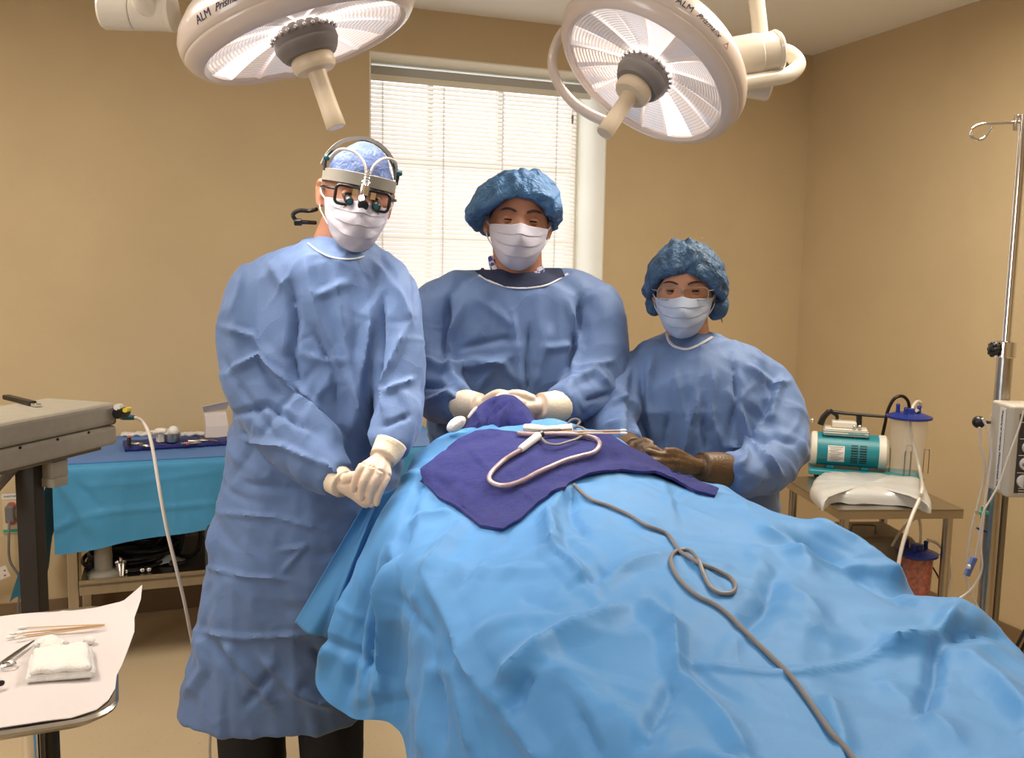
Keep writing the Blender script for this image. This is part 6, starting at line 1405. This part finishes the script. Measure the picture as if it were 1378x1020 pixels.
# box turned so that its left side and its front are seen
th = math.radians(4); MX = np.array([math.cos(th), -math.sin(th), 0]); MY = np.array([math.sin(th), math.cos(th), 0]); MA = np.array([MX, MY, BZ])
fl_ = at(1359, 600, Ym-.055); fl_[2] = 0          # front left vertical edge
mcen = fl_+MX*W_/2+MY*D_/2
hM = mz1-mz0
b = MB(); b.box((mcen[0], mcen[1], (mz0+mz1)/2), (W_, D_, hM), MA); mbx = make('case', b, 'monitor', mc, smooth=False, bevel=.006)
b = MB(); b.box((mcen[0], mcen[1], 0)-MY*(D_/2+.001)+BZ*((mz0+mz1)/2-.003)+MX*.006, (W_-.022, .004, hM-.03), MA); pnl = make('dial_panel', b, 'panel_dark', mc, smooth=False, bevel=.001)
fo = np.array([mcen[0], mcen[1], 0])-MY*(D_/2+.003)-MX*(W_/2)
for k, (t_, ang) in enumerate([(.74, 30), (.56, 90), (.38, 90), (.19, 0)]):
    p = fo+MX*(.045-.003*k)+BZ*(mz0+hM*t_); b = MB(); b.lathe([(.016, 0), (.0155, .008), (.013, .009), (0, .009)], p, -MY, 20); dk = make('dial_knob', b, 'label_white', pnl)
    a = math.radians(ang); u_ = MX*math.sin(a)+BZ*math.cos(a); w2 = np.cross(u_, MY); b = MB(); b.box(p-MY*.011, (.006, .026, .005), np.array([w2, u_, MY])); make('grip', b, 'black' if k != 2 else 'lamp_hub', dk, smooth=False)
    if k < 4: b = MB(); b.box(fo+MX*.075+BZ*(mz0+hM*(t_+.09)), (.11, .001, .0016), MA); make('panel_line', b, 'label_white', pnl, smooth=False)
b = MB(); b.box(fo+MX*.055+BZ*(mz0+hM*.885)-MY*.001, (.05, .002, .010), MA); make('yellow_strip', b, 'yellow', pnl, smooth=False)
for r_ in range(3):
    for c_ in range(2): b = MB(); b.box(fo+MX*(.035+.04*c_)+BZ*(mz0+hM*(.11-.028*r_)), (.018, .001, .002), MA); make('panel_mark', b, 'label_white', pnl, smooth=False)
so = np.array([mcen[0], mcen[1], 0])-MX*(W_/2+.001)
b = MB(); b.box(so+BZ*((mz0+mz1)/2)+MY*(-.01), (.001, .030, hM*.9), MA); sl_ = make('side_label', b, 'label_white', mc, smooth=False)
place_text('label_text', 'Property of Anesthesia PRN/Neonatals, Inc', .0125, so-MX*.0012+BZ*((mz0+mz1)/2+.003)+MY*(-.01), -BZ, -MY*1.0, 'ink_grey', sl_) if False else place_text('label_text', 'Property of Anesthesia PRN/Neonatals, Inc', .0105, so-MX*.0012+BZ*((mz0+mz1)/2)+MY*(-.01), -BZ, -MY, 'ink_grey', sl_)
# suction knob left of the pole
kq = hp(1317, 568); tkb = thing('tube_holder_knob', 'round black knob on a rod left of the beige monitor', 'knob', kq)
b = MB(); b.sphere(kq, .0155, 20, 14); make('ball', b, 'black', tkb); b = MB(); b.cyl(kq+(.012, 0, 0), np.array([XI-.019, YI, kq[2]]), .004, seg=10); make('rod', b, 'brow', tkb)
b = MB(); b.box((XI-.024, YI-.01, kq[2]), (.012, .02, .045), np.eye(3)); make('clip', b, 'plastic_clear', tkb, smooth=False, bevel=.003)
def ivtube(name, pts, m_, r_, lab, dY=-.03): P = [hp(x, y, dY) for x, y in pts]; b = MB(); b.tube(P, r_, 8, 6); return tag(make(name, b, m_, loc=P[0]), lab, 'tube')
ivtube('iv_line', [(1318, 575), (1320, 600), (1325, 625), (1323, 650), (1316, 680), (1308, 710), (1303, 740), (1300, 775), (1310, 805), (1325, 835), (1340, 870)], 'tube_clear', .0032, 'clear drip line falling from the black knob', -.02)
ivtube('iv_line', [(1322, 563), (1330, 580), (1334, 610), (1330, 645), (1326, 675), (1323, 700), (1320, 735), (1321, 765), (1310, 790), (1290, 806), (1268, 813), (1245, 815)], 'white_cable', .0032, 'brightest clear line curving from the knob to the drape edge', -.06)
ivtube('iv_line', [(1378, 552), (1370, 580), (1358, 612), (1345, 650), (1333, 672), (1323, 690), (1318, 720), (1312, 750)], 'tube_clear', .0022, 'thin clear line crossing in front of the monitor dials', -.20)
q = hp(1323, 690, -.05); sk = thing('stopcock', 'small green plastic stopcock on the drip lines', 'stopcock', q)
b = MB(); b.cyl(q-BZ*.016, q+BZ*.016, .0055, seg=12); make('barrel', b, 'green', sk); b = MB(); b.cyl(q-(.012, 0, 0), q+(.012, 0, 0), .005, seg=12); make('side_port', b, 'green', sk); b = MB(); b.cyl(q-(.018, 0, 0), q-(.012, 0, 0), .005, seg=10); make('cap', b, 'chrome', sk)
q = hp(1321, 713, -.05); b = MB(); b.box(q, (.026, .008, .005), np.array([norm((1, 0, -.35)), (0, 1, 0), norm((.35, 0, 1))])); tag(make('line_clip', b, 'lid_blue', loc=q), 'tiny dark blue clip under the green stopcock', 'clip')
q = hp(1306, 762, -.06); rc_ = thing('roller_clamp', 'light blue plastic roller clamp on the lower drip line', 'clamp', q)
CAx = np.array([norm((1, 0, .45)), (0, 1, 0), norm((-.45, 0, 1)) if False else norm(np.cross(norm((1, 0, .45)), (0, 1, 0)))])
CAx = np.array([norm((1, 0, -.35)), (0, 1, 0), norm((.35, 0, 1))])
b = MB(); b.box(q, (.012, .014, .05), CAx); make('clamp_body', b, 'clamp_blue', rc_, smooth=False, bevel=.002); b = MB(); b.cyl(q-(.010, .004, 0), q-(.004, .004, 0), .006, seg=12); make('roller', b, 'label_white', rc_)
P = [hp(1400, 810, .1), hp(1385, 838, .1), hp(1372, 862, .1), hp(1362, 885, .1), hp(1350, 920, .1)]; b = MB(); b.tube(P, .0042, 8, 5); b.tube([p+np.array([.018, 0, .0]) for p in P], .0042, 8, 5)
tag(make('black_leads', b, 'black', loc=P[0]), 'pair of black leads at the right edge below the monitor', 'cable')
